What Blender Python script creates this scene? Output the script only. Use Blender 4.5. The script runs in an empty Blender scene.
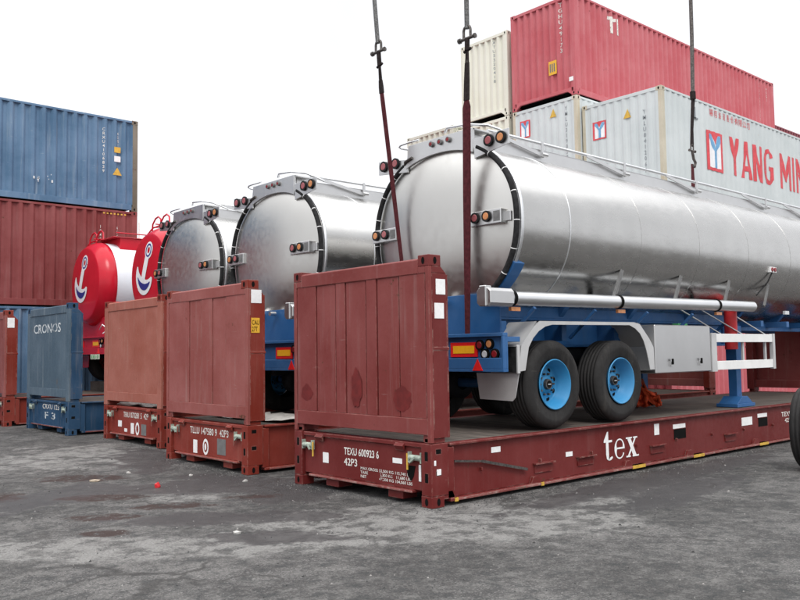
import bpy, bmesh, math, random
from mathutils import Vector, Matrix
random.seed(7)
PI = math.pi
SC = bpy.context.scene
COL = SC.collection

# ------------------------------------------------------------------ camera
cam_d = bpy.data.cameras.new('camera'); cam = bpy.data.objects.new('camera', cam_d); COL.objects.link(cam)
r_ = Vector((0.74754042, -0.66406272, -0.01428365)); u_ = Vector((-0.0326828, -0.05825273, 0.99776673)); f_ = Vector((0.66341175, 0.74540413, 0.0652497))
M = Matrix((( r_.x, u_.x, -f_.x, 0), (r_.y, u_.y, -f_.y, 0), (r_.z, u_.z, -f_.z, 1.5672), (0, 0, 0, 1)))
cam.matrix_world = M
cam_d.sensor_width = 36; cam_d.lens = 826.93/800*36; cam_d.clip_start = .05; cam_d.clip_end = 2000
SC.camera = cam

# ------------------------------------------------------------------ overcast sky and sun
SUN_EL, SUN_AZ = math.radians(52), math.radians(236)      # azimuth measured from +X towards +Y
w = bpy.data.worlds.new('World'); SC.world = w; w.use_nodes = True
nt = w.node_tree; N = nt.nodes; L = nt.links
bg = N['Background']
sky = N.new('ShaderNodeTexSky'); sky.sky_type = 'NISHITA'; sky.sun_disc = False
sky.sun_elevation = SUN_EL; sky.sun_rotation = math.radians(90) - SUN_AZ
hsv = N.new('ShaderNodeHueSaturation'); hsv.inputs['Saturation'].default_value = .25
L.new(sky.outputs[0], hsv.inputs['Color'])
tc = N.new('ShaderNodeTexCoord'); sep = N.new('ShaderNodeSeparateXYZ'); L.new(tc.outputs['Generated'], sep.inputs[0])
ramp = N.new('ShaderNodeValToRGB')                        # overcast cloud layer: bright overhead, greyer low down
ramp.color_ramp.interpolation = 'EASE'
els = ramp.color_ramp.elements
els[0].position = .0; els[0].color = (.40, .405, .42, 1)
els[1].position = 1.0; els[1].color = (1, 1, 1, 1)
e = els.new(.50); e.color = (.43, .435, .45, 1)
e = els.new(.57); e.color = (.90, .905, .92, 1)
L.new(sep.outputs['Z'], ramp.inputs[0])
cn = N.new('ShaderNodeTexNoise'); cn.inputs['Scale'].default_value = 2.5; cn.inputs['Detail'].default_value = 5
L.new(tc.outputs['Generated'], cn.inputs['Vector'])
cm = N.new('ShaderNodeMapRange'); cm.inputs['From Min'].default_value = .3; cm.inputs['From Max'].default_value = .7
cm.inputs['To Min'].default_value = 24; cm.inputs['To Max'].default_value = 32; L.new(cn.outputs[0], cm.inputs[0])
cv = N.new('ShaderNodeVectorMath'); cv.operation = 'SCALE'; L.new(ramp.outputs[0], cv.inputs[0]); L.new(cm.outputs[0], cv.inputs['Scale'])
mx = N.new('ShaderNodeMix'); mx.data_type = 'RGBA'; mx.inputs['Factor'].default_value = .88
L.new(hsv.outputs[0], mx.inputs[6]); L.new(cv.outputs[0], mx.inputs[7])
L.new(mx.outputs[2], bg.inputs['Color']); bg.inputs['Strength'].default_value = .1
sd = bpy.data.lights.new('sun', 'SUN'); sd.energy = 1.35; sd.angle = math.radians(20); sd.color = (1, .96, .9)
sun = bpy.data.objects.new('sun', sd); COL.objects.link(sun)
sv = Vector((math.cos(SUN_EL)*math.cos(SUN_AZ), math.cos(SUN_EL)*math.sin(SUN_AZ), math.sin(SUN_EL)))
sun.rotation_euler = sv.to_track_quat('Z', 'Y').to_euler()
SC.view_settings.view_transform = 'Standard'; SC.view_settings.look = 'None'; SC.view_settings.gamma = 1
SC.view_settings.use_curve_mapping = False; SC.view_settings.exposure = 0.0

# ------------------------------------------------------------------ materials
def lin(r, g, b):
    f = lambda c: (c/255/12.92) if c/255 <= .04045 else ((c/255+.055)/1.055)**2.4
    return (f(r), f(g), f(b), 1)
def newmat(name):
    m = bpy.data.materials.new(name); m.use_nodes = True
    return m, m.node_tree.nodes, m.node_tree.links, m.node_tree.nodes['Principled BSDF']
def mixc(N, L, fac, a, b):
    m = N.new('ShaderNodeMix'); m.data_type = 'RGBA'
    for s, v in ((m.inputs['Factor'], fac), (m.inputs[6], a), (m.inputs[7], b)):
        if isinstance(v, (tuple, float, int)): s.default_value = v
        else: L.new(v, s)
    return m.outputs[2]
def noise(N, L, vec, scale, detail=4, rough=.55):
    n = N.new('ShaderNodeTexNoise'); n.inputs['Scale'].default_value = scale; n.inputs['Detail'].default_value = detail
    n.inputs['Roughness'].default_value = rough
    if vec is not None: L.new(vec, n.inputs['Vector'])
    return n.outputs[0]
def rng(N, L, v, a, b, lo=0., hi=1.):
    m = N.new('ShaderNodeMapRange'); m.interpolation_type = 'SMOOTHSTEP'
    m.inputs['From Min'].default_value = a; m.inputs['From Max'].default_value = b
    m.inputs['To Min'].default_value = lo; m.inputs['To Max'].default_value = hi
    L.new(v, m.inputs[0]); return m.outputs[0]
def coords(N, L, scale=(1, 1, 1)):
    t = N.new('ShaderNodeTexCoord'); oi = N.new('ShaderNodeObjectInfo')
    a = N.new('ShaderNodeVectorMath'); a.operation = 'SCALE'; a.inputs[0].default_value = (37, 53, 71); L.new(oi.outputs['Random'], a.inputs['Scale'])
    b = N.new('ShaderNodeVectorMath'); b.operation = 'ADD'; L.new(t.outputs['Object'], b.inputs[0]); L.new(a.outputs[0], b.inputs[1])
    mp = N.new('ShaderNodeMapping'); mp.inputs['Scale'].default_value = scale; L.new(b.outputs[0], mp.inputs[0])
    return mp.outputs[0]
def bump(N, L, h, P, strength=.2, dist=.01):
    b = N.new('ShaderNodeBump'); b.inputs['Strength'].default_value = strength; b.inputs['Distance'].default_value = dist
    L.new(h, b.inputs['Height']); L.new(b.outputs[0], P.inputs['Normal'])
def paint(name, c, rough=.5, fade=.25, rust=.25, dust=.25, rustc=(.09, .035, .02, 1), bumpy=.25, dustc=(.30, .27, .24, 1), edge=0., edgec=(.34, .22, .19, 1)):
    m, N, L, P = newmat(name)
    v = coords(N, L)
    n1 = noise(N, L, v, .9, 6, .6)
    dark = tuple(x*(1-fade) for x in c[:3]) + (1,)
    g = sum(c[:3])/3
    pale = tuple(min(1, (x*.8 + g*.2)*(1+fade)) for x in c[:3]) + (1,)
    col = mixc(N, L, rng(N, L, n1, .3, .7), dark, pale)
    vs = coords(N, L, (5, 5, .35))
    st = noise(N, L, vs, 1.6, 5, .65)                      # vertical runs of dirt
    col = mixc(N, L, rng(N, L, st, .52, .8, 0, dust), col, dustc)
    n3 = noise(N, L, v, 14, 8, .7)
    n4 = noise(N, L, v, 1.7, 3, .5)
    ad = N.new('ShaderNodeMath'); ad.operation = 'MULTIPLY'; L.new(n3, ad.inputs[0]); L.new(n4, ad.inputs[1])
    rm = rng(N, L, ad.outputs[0], .44-.14*rust, .50-.14*rust)
    col = mixc(N, L, rm, col, rustc)
    vh = coords(N, L, (4, 4, 30))
    sc_ = noise(N, L, vh, 1.3, 4, .6)                      # faint horizontal scrapes
    col = mixc(N, L, rng(N, L, sc_, .66, .74, 0, .45*dust*2), col, dustc)
    if edge:                                               # paint worn off along the edges
        bv = N.new('ShaderNodeBevel'); bv.samples = 4; bv.inputs['Radius'].default_value = .016
        ge = N.new('ShaderNodeNewGeometry'); dt = N.new('ShaderNodeVectorMath'); dt.operation = 'DOT_PRODUCT'
        L.new(bv.outputs[0], dt.inputs[0]); L.new(ge.outputs['Normal'], dt.inputs[1])
        em = rng(N, L, dt.outputs['Value'], .995, .86)
        en = noise(N, L, v, 7, 7, .7)
        mu = N.new('ShaderNodeMath'); mu.operation = 'MULTIPLY'; L.new(em, mu.inputs[0]); L.new(rng(N, L, en, .44, .62), mu.inputs[1])
        mu2 = N.new('ShaderNodeMath'); mu2.operation = 'MULTIPLY'; mu2.inputs[1].default_value = edge; L.new(mu.outputs[0], mu2.inputs[0])
        col = mixc(N, L, mu2.outputs[0], col, edgec)
    L.new(col, P.inputs['Base Color'])
    L.new(rng(N, L, n3, .3, .7, rough-.12, rough+.15), P.inputs['Roughness'])
    P.inputs['Specular IOR Level'].default_value = .22
    n5 = noise(N, L, v, 3.0, 5, .6)
    hs = N.new('ShaderNodeMath'); hs.operation = 'MULTIPLY_ADD'; hs.inputs[1].default_value = 3.5; L.new(noise(N, L, v, 1.3, 2, .4), hs.inputs[0]); L.new(n5, hs.inputs[2])
    bump(N, L, hs.outputs[0], P, bumpy*1.2, .016)
    return m
def plain(name, c, rough=.5, metal=0., var=.15, scale=6):
    m, N, L, P = newmat(name); v = coords(N, L)
    n = noise(N, L, v, scale, 5)
    L.new(mixc(N, L, rng(N, L, n, .3, .7), tuple(x*(1-var) for x in c[:3])+(1,), tuple(min(1, x*(1+var)) for x in c[:3])+(1,)), P.inputs['Base Color'])
    P.inputs['Roughness'].default_value = rough; P.inputs['Metallic'].default_value = metal
    P.inputs['Specular IOR Level'].default_value = .1 if rough > .7 else .3
    return m
def steel(name, c, rough, streak=(1, 14, 14), wav=.25, wavscale=1.1, micro=.03):
    m, N, L, P = newmat(name)
    v = coords(N, L, streak); v2 = coords(N, L, (1, .6, .6))
    n = noise(N, L, v, 4, 2, .5); n2 = noise(N, L, v2, wavscale, 1, .4); n3 = noise(N, L, v2, 2, 3, .5)
    c2 = tuple(x*.94 for x in c[:3])+(1,)
    L.new(mixc(N, L, rng(N, L, n3, .3, .7), c2, c), P.inputs['Base Color'])
    P.inputs['Metallic'].default_value = 1
    L.new(rng(N, L, n, .25, .75, rough-.03, rough+.05), P.inputs['Roughness'])
    b1 = N.new('ShaderNodeBump'); b1.inputs['Strength'].default_value = wav; b1.inputs['Distance'].default_value = .03; L.new(n2, b1.inputs['Height'])
    b2 = N.new('ShaderNodeBump'); b2.inputs['Strength'].default_value = micro; b2.inputs['Distance'].default_value = .002; L.new(n, b2.inputs['Height'])
    L.new(b1.outputs[0], P.inputs['Normal']); N.remove(b2)
    return m

TEXRED = paint('oxide_red_paint', lin(106, 31, 29), .5, .22, .36, .16, dustc=(.26, .14, .13, 1), edge=.8)
TEXFACE = paint('scuffed_oxide_red_paint', lin(125, 53, 50), .55, .2, .42, .35, dustc=(.30, .19, .18, 1), edge=.6)
WORN = paint('scraped_red_flange', lin(132, 66, 62), .6, .35, .8, .9, dustc=(.40, .30, .27, 1), edge=.9, edgec=(.45, .36, .32, 1))
ORNG = paint('faded_orange_red_paint', lin(130, 44, 31), .55, .22, .34, .2, dustc=(.34, .2, .16, 1), edge=.8)
TLFACE = paint('chalky_red_paint', lin(146, 78, 73), .6, .18, .4, .45, dustc=(.36, .24, .22, 1), edge=.6)
TRFACE = paint('chalky_orange_paint', lin(158, 90, 75), .6, .18, .4, .5, dustc=(.40, .27, .22, 1), edge=.6)
CRBLUE = paint('worn_blue_paint', lin(36, 72, 104), .55, .25, .5, .25, rustc=(.10, .075, .06, 1), edge=.8, edgec=(.2, .2, .19, 1))
CRFACE = paint('chalky_grey_blue_paint', lin(80, 99, 114), .6, .18, .35, .5, rustc=(.12, .11, .10, 1), dustc=(.30, .34, .36, 1))
STBLUE = paint('sun_faded_blue_paint', lin(84, 118, 150), .5, .22, .3, .5, rustc=(.10, .09, .09, 1), dustc=(.36, .42, .46, 1))
STRED = paint('dull_brown_red_paint', lin(134, 64, 64), .55, .2, .22, .3, dustc=(.3, .18, .17, 1))
POSTC = paint('rusty_grey_post_paint', lin(112, 106, 92), .6, .3, .7, .3)
BGRED = paint('glare_paled_crimson_paint', lin(190, 92, 100), .55, .1, .05, .2, dustc=(.62, .42, .42, 1))  # crimson lightened: the lens glare over the far stacks is mixed into the colour
BGDARK = paint('plum_red_paint', lin(150, 78, 88), .55, .1, .1, .1)
YMGREY = paint('pale_grey_container_paint', lin(194, 201, 202), .55, .06, .12, .15, rustc=(.42, .28, .16, 1), dustc=(.55, .55, .52, 1))
CREAM = paint('cream_container_paint', lin(218, 218, 203), .55, .03, .06, .06, rustc=(.5, .36, .22, 1), dustc=(.75, .72, .65, 1))
CREAM2 = paint('dull_cream_container_paint', lin(200, 200, 186), .55, .05, .2, .12, rustc=(.4, .2, .12, 1), dustc=(.6, .57, .5, 1))
RUSTP = paint('rust_streaked_post_paint', lin(192, 184, 164), .65, .15, .5, .6, rustc=(.30, .15, .07, 1), dustc=(.52, .36, .2, 1))
DECK = None
STEEL = steel('brushed_stainless_steel', (.51, .505, .492, 1), .24, (1.2, 4, 4), .30, 1.0, .004)
DOME = steel('brushed_stainless_dome', (.60, .59, .565, 1), .36, (3, 3, 3), .02, .6, .0)
ALU = steel('bare_aluminium_sheet', (.62, .62, .62, 1), .38, (3, 3, 3), .06, 2)
ALUM = plain('dull_aluminium_sheet', (.52, .52, .52, 1), .42, .25, .06, 4)
GALV = steel('galvanised_pipe', (.72, .73, .74, 1), .36, (1, 8, 8), .03, 2)
WHITETANK = plain('silver_white_tank_paint', (.74, .78, .83, 1), .25, 0, .04, 2)
CHBLUE = paint('chassis_blue_paint', (.016, .105, .29, 1), .42, .2, .15, .3, dustc=(.07, .11, .17, 1), bumpy=.08)
RIMBLUE = paint('bright_blue_wheel_paint', (.018, .23, .48, 1), .4, .15, .12, .3, dustc=(.10, .17, .24, 1), bumpy=.05)
RED = plain('gloss_red_paint', (.50, .012, .028, 1), .22, 0, .08, 2)
REDPL = plain('red_plastic', (.55, .03, .035, 1), .35, 0, .12, 5)
RUBBER = plain('black_rubber', (.022, .022, .023, 1), .75, 0, .35, 20)
TYRE = paint('tyre_rubber', (.024, .023, .023, 1), .8, .35, .05, .8, dustc=(.06, .055, .05, 1), bumpy=.15)
BLACK = plain('black_void_paint', (.006, .006, .006, 1), .95, 0, .2)  # also painted as the shade inside holes, slots and pockets
ROPE = plain('grey_wire_rope', (.12, .12, .12, 1), .6, .4, .5, 60)
DARKST = plain('dark_chain_steel', (.10, .09, .085, 1), .5, .6, .4, 30)
DIRTYW = plain('dirty_white_scrap', (.48, .47, .45, 1), .7, 0, .3, 20)
WETRED = plain('fresh_oxide_red_touch_up', (.135, .013, .012, 1), .5, 0, .2, 9)
WHITE = plain('white_sticker', (.80, .80, .80, 1), .5, 0, .05, 20)
def worn(name, c, thr=.40, sc=22):
    m = plain(name, c, .55, 0, .12, 10); N = m.node_tree.nodes; L = m.node_tree.links; P = N['Principled BSDF']
    v = coords(N, L); n = noise(N, L, v, sc, 6, .7); n2 = noise(N, L, coords(N, L, (1, 1, .25)), 6, 4, .6)
    a = N.new('ShaderNodeMath'); a.operation = 'MULTIPLY_ADD'; a.inputs[1].default_value = .5; L.new(n2, a.inputs[0]); L.new(n, a.inputs[2])
    L.new(rng(N, L, a.outputs[0], thr+.16, thr+.27, .1, 1), P.inputs['Alpha'])
    return m
LETTER = worn('white_lettering', (.72, .70, .66, 1), .41)
GREYP = plain('grey_plate', (.16, .16, .16, 1), .55, 0, .15, 12)
YELLOW = plain('yellow_paint', (.58, .36, .06, 1), .5, 0, .15, 12)
STICKY = plain('yellow_sticker', (.72, .40, .04, 1), .5, 0, .05, 12)
ORANGE = plain('orange_lens', (.56, .23, .09, 1), .18, 0, .1, 30)
REDLENS = plain('dark_red_lens', (.22, .015, .02, 1), .15, 0, .1, 30)
PINKLENS = plain('clear_red_lens', (.36, .11, .12, 1), .15, 0, .1, 30)
WLENS = plain('clear_lens', (.55, .56, .58, 1), .15, 0, .1, 30)
REFLR = plain('reflective_red', (.72, .02, .02, 1), .3, 0, .05, 30)
REFLY = plain('reflective_yellow', (.85, .42, .02, 1), .3, 0, .05, 30)
STRAP = plain('maroon_webbing', (.078, .018, .022, 1), .8, 0, .25, 25)
SLEEVE = plain('black_webbing_sleeve', (.028, .022, .022, 1), .85, 0, .3, 25)
YMRED = worn('red_lettering', (.62, .075, .09, 1), .37, 9)
YMBLUE = worn('blue_logo_paint', (.16, .36, .58, 1), .36, 9)
LOGOBLUE = plain('navy_logo_paint', (.02, .035, .22, 1), .4, 0, .1, 8)
LOGOWH = plain('white_logo_paint', (.78, .78, .80, 1), .4, 0, .05, 8)
GREENP = plain('green_plastic', (.10, .45, .16, 1), .5, 0, .1, 8)
LATCH = plain('pale_green_grey_latch', (.36, .42, .36, 1), .5, .2, .3, 20)
ORRED = plain('orange_red_webbing', (.60, .07, .02, 1), .7, 0, .25, 14)
WHPAINT = plain('white_enamel_paint', (.74, .74, .73, 1), .4, 0, .05, 5)
DKTEXT = worn('grey_small_lettering', (.24, .26, .28, 1), .38, 14)
FADEW = worn('faded_white_marking', (.60, .64, .66, 1), .46, 14)

def deck_mat():
    m, N, L, P = newmat('weathered_deck_planks')
    t = N.new('ShaderNodeTexCoord')
    mp = N.new('ShaderNodeMapping'); mp.inputs['Scale'].default_value = (6.2, .8, 1); L.new(t.outputs['Object'], mp.inputs[0])
    n = noise(N, L, mp.outputs[0], 3, 8, .65); n2 = noise(N, L, t.outputs['Object'], 1.2, 5, .6)
    wv = N.new('ShaderNodeTexWave'); wv.wave_type = 'BANDS'; wv.bands_direction = 'X'; wv.inputs['Scale'].default_value = 1.1; L.new(t.outputs['Object'], wv.inputs[0])
    c = mixc(N, L, rng(N, L, n, .3, .7), (.050, .040, .034, 1), (.14, .118, .10, 1))
    c = mixc(N, L, rng(N, L, n2, .5, .75, 0, .6), c, (.09, .055, .045, 1))
    c = mixc(N, L, rng(N, L, wv.outputs[1], .0, .06, .8, 0), c, (.02, .018, .016, 1))
    L.new(c, P.inputs['Base Color']); P.inputs['Roughness'].default_value = .85; bump(N, L, n, P, .4, .01)
    return m
DECK = deck_mat()

# ------------------------------------------------------------------ mesh builder
class MB:
    def __init__(s): s.v = []; s.f = []; s.m = []; s.mi = 0; s.sm = []; s.smooth = False
    def add(s, vs, fs, flip=False):
        o = len(s.v); s.v += [tuple(x) for x in vs]
        for f in fs:
            s.f.append(tuple(o+i for i in (reversed(f) if flip else f))); s.m.append(s.mi); s.sm.append(s.smooth)
    def box(s, x0, x1, y0, y1, z0, z1):
        vs = [(x0,y0,z0),(x1,y0,z0),(x1,y1,z0),(x0,y1,z0),(x0,y0,z1),(x1,y0,z1),(x1,y1,z1),(x0,y1,z1)]
        s.add(vs, [(0,3,2,1),(4,5,6,7),(0,1,5,4),(1,2,6,5),(2,3,7,6),(3,0,4,7)]); return s
    def prism(s, pts, a, b, axis='y'):
        # pts: closed outline in the two other axes; extruded from a to b
        n = len(pts)
        def P(p, t): return (p[0], t, p[1]) if axis == 'y' else (t, p[0], p[1]) if axis == 'x' else (p[0], p[1], t)
        vs = [P(p, a) for p in pts] + [P(p, b) for p in pts]
        fs = [tuple(range(n)), tuple(range(2*n-1, n-1, -1))] + [(i, i+n, (i+1) % n+n, (i+1) % n) for i in range(n)]
        s.add(vs, fs); return s
    def cyl(s, a, b, r, n=16, r2=None, cap=True):
        a = Vector(a); b = Vector(b); d = (b-a).normalized()
        x = d.orthogonal().normalized(); y = d.cross(x); r2 = r if r2 is None else r2
        vs = [a+(x*math.cos(2*PI*i/n)+y*math.sin(2*PI*i/n))*r for i in range(n)] + [b+(x*math.cos(2*PI*i/n)+y*math.sin(2*PI*i/n))*r2 for i in range(n)]
        old = s.smooth; s.smooth = n > 8
        s.add(vs, [(i, (i+1) % n, (i+1) % n+n, i+n) for i in range(n)]); s.smooth = False
        if cap: s.add(vs, [tuple(range(n-1, -1, -1)), tuple(range(n, 2*n))])
        s.smooth = old; return s
    def tube(s, pts, r, n=10, closed=False):
        pts = [Vector(p) for p in pts]; k = len(pts); rings = []
        prev = None
        for i, p in enumerate(pts):
            a = pts[(i-1) % k] if (i or closed) else p; b = pts[(i+1) % k] if (i < k-1 or closed) else p
            d = (b-a).normalized()
            if prev is None: x = d.orthogonal().normalized()
            else: x = (prev - d*prev.dot(d)).normalized()
            prev = x; y = d.cross(x)
            rings.append([p+(x*math.cos(2*PI*j/n)+y*math.sin(2*PI*j/n))*r for j in range(n)])
        vs = [v for R in rings for v in R]; fs = []
        for i in range(k if closed else k-1):
            for j in range(n):
                fs.append((i*n+j, i*n+(j+1) % n, ((i+1) % k)*n+(j+1) % n, ((i+1) % k)*n+j))
        old = s.smooth; s.smooth = True; s.add(vs, fs); s.smooth = old
        if not closed: s.add(rings[0], [tuple(range(n-1, -1, -1))]); s.add(rings[-1], [tuple(range(n))])
        return s
    def bar(s, a, b, w, h, up=(0, 0, 1)):
        a = Vector(a); b = Vector(b); d = (b-a).normalized(); up = Vector(up)
        x = d.cross(up).normalized(); y = x.cross(d)
        vs = []
        for p in (a, b):
            for sx, sy in ((-1,-1),(1,-1),(1,1),(-1,1)): vs.append(p+x*sx*w/2+y*sy*h/2)
        s.add(vs, [(3,2,1,0),(4,5,6,7),(0,1,5,4),(1,2,6,5),(2,3,7,6),(3,0,4,7)]); return s
    def lathe(s, prof, n=48, c=(0, 0, 0), axis='y'):
        # prof: list of (radius, offset along axis)
        vs = []; k = len(prof)
        for i in range(n):
            a = 2*PI*i/n
            for r, t in prof:
                p = (r*math.cos(a), t, r*math.sin(a)) if axis == 'y' else (t, r*math.cos(a), r*math.sin(a))
                vs.append((p[0]+c[0], p[1]+c[1], p[2]+c[2]))
        fs = [(i*k+j, i*k+j+1, ((i+1) % n)*k+j+1, ((i+1) % n)*k+j) for i in range(n) for j in range(k-1)]
        old = s.smooth; s.smooth = True; s.add(vs, fs); s.smooth = old; return s
    def disc(s, c, nrm, r, n=16, ry=None, t=0.0):
        c = Vector(c); nrm = Vector(nrm).normalized(); up = Vector((0,0,1)) if abs(nrm.z) < .9 else Vector((0,1,0))
        x = up.cross(nrm).normalized(); y = nrm.cross(x); ry = r if ry is None else ry
        vs = [c+x*r*math.cos(2*PI*i/n)+y*ry*math.sin(2*PI*i/n) for i in range(n)]
        s.add(vs, [tuple(range(n))]); return s
    def build(s, name, mats, parent=None, bevel=0., fix=True):
        me = bpy.data.meshes.new(name); me.from_pydata(s.v, [], s.f)
        if not isinstance(mats, (list, tuple)): mats = [mats]
        for m in mats: me.materials.append(m)
        for p, mi, sm in zip(me.polygons, s.m, s.sm): p.material_index = mi; p.use_smooth = sm
        if fix:
            bm = bmesh.new(); bm.from_mesh(me); bmesh.ops.recalc_face_normals(bm, faces=bm.faces[:]); bm.to_mesh(me); bm.free()
        me.update()
        o = bpy.data.objects.new(name, me); COL.objects.link(o)
        if parent is not None: o.parent = parent
        if bevel:
            b = o.modifiers.new('bevel', 'BEVEL'); b.width = bevel; b.segments = 1; b.limit_method = 'ANGLE'; b.angle_limit = math.radians(50)
        return o
def tag(o, label=None, cat=None, group=None, kind=None):
    if label: o['label'] = label
    if cat: o['category'] = cat
    if group: o['group'] = group
    if kind: o['kind'] = kind
    return o
def empty(name, loc, rz=0, label=None, cat=None, group=None):
    o = bpy.data.objects.new(name, None); COL.objects.link(o); o.location = loc; o.rotation_euler = (0, 0, rz); o.empty_display_size = .2
    return tag(o, label, cat, group)
def children(o): return [c for c in bpy.data.objects if c.parent == o]
def copy_tree(o, parent=None):
    c = o.copy(); COL.objects.link(c)
    if parent is not None: c.parent = parent
    for ch in children(o): copy_tree(ch, c)
    return c
def ground_z(v): return 0.0 if v < 10 else min(.09, (v-10)*.0113) if v < 18 else .09

def text(name, body, mat, parent, p0, face, w, h, bold=.012, lift=0.0, vertical=False):
    """Lettering lying on a flat face. p0 = lower left corner seen from outside; face '-x' or '-y' or '+y'."""
    cu = bpy.data.curves.new(name, 'FONT'); cu.body = body; cu.size = 1; cu.offset = bold; cu.resolution_u = 3
    tmp = bpy.data.objects.new(name, cu); COL.objects.link(tmp)
    bpy.context.view_layer.update()
    me = bpy.data.meshes.new_from_object(tmp.evaluated_get(bpy.context.evaluated_depsgraph_get()))
    bpy.data.objects.remove(tmp)
    me.materials.clear(); me.materials.append(mat)
    for p in me.polygons: p.use_smooth = False
    xs = [v.co.x for v in me.vertices]; ys = [v.co.y for v in me.vertices]
    x0, x1, y0, y1 = min(xs), max(xs), min(ys), max(ys)
    for v in me.vertices:
        a = (v.co.x-x0)/max(x1-x0, 1e-6)*w; b = (v.co.y-y0)/max(y1-y0, 1e-6)*h
        if face == '-x': q = (p0[0]-lift, p0[1]-a, p0[2]+b)
        elif face == '-y': q = (p0[0]+a, p0[1]-lift, p0[2]+b)
        else: q = (p0[0]-a, p0[1]+lift, p0[2]+b)
        v.co = q
    me.update(); me.name = name
    o = bpy.data.objects.new(name, me); COL.objects.link(o); o.parent = parent
    return o
def column_text(name, body, mat, parent, x, y, ztop, face, ch, pitch):
    """letters stacked one under the other"""
    mb = None
    objs = []
    cu = bpy.data.curves.new(name, 'FONT'); cu.body = '\n'.join(body); cu.size = 1; cu.align_x = 'CENTER'; cu.offset = .01; cu.resolution_u = 2
    tmp = bpy.data.objects.new(name, cu); COL.objects.link(tmp); bpy.context.view_layer.update()
    me = bpy.data.meshes.new_from_object(tmp.evaluated_get(bpy.context.evaluated_depsgraph_get())); bpy.data.objects.remove(tmp)
    me.materials.clear(); me.materials.append(mat)
    ys = [v.co.y for v in me.vertices]; y1 = max(ys); y0 = min(ys); H = pitch*len(body); k = H/(y1-y0)
    for v in me.vertices:
        a = v.co.x*ch; b = (v.co.y-y1)*k
        v.co = (x, y-a, ztop+b) if face == '-x' else (x+a, y, ztop+b)
    o = bpy.data.objects.new(name, me); COL.objects.link(o); o.parent = parent; return o

def drape(o, span0, span1, pitch, face, depth=.06, lift=.008):
    """cut the lettering at every fold of the corrugated sheet and lay it on the folds"""
    me = o.data; n = max(4, round((span1-span0)/pitch)); p = (span1-span0)/n; ax = 1 if face == '-x' else 0; ot = 0 if face == '-x' else 1
    bm = bmesh.new(); bm.from_mesh(me)
    bmesh.ops.remove_doubles(bm, verts=bm.verts[:], dist=1e-5); bmesh.ops.triangulate(bm, faces=bm.faces[:])
    lo = min(v.co[ax] for v in bm.verts); hi = max(v.co[ax] for v in bm.verts)
    offs = {}
    for i in range(n):
        for q in (0, .26, .5, .76):
            a = span0+(i+q)*p
            if lo < a < hi:
                nn = Vector((1, 0, 0)) if ax == 0 else Vector((0, 1, 0)); bmesh.ops.bisect_plane(bm, geom=bm.verts[:]+bm.edges[:]+bm.faces[:], plane_co=nn*a, plane_no=nn, dist=1e-5)
    for v in bm.verts:
        t = (v.co[ax]-span0)/p; t = t-math.floor(t) if span0 <= v.co[ax] <= span1 else 0
        d = 0 if t < .26 else (t-.26)/.24 if t < .5 else 1 if t < .76 else (1-t)/.24
        off = min(v.co[ot], 0)                       # keeps the stacking order of several layers
        v.co[ot] = .004+depth*d-lift+off*.6
    bm.to_mesh(me); bm.free(); me.update(); return o

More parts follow.
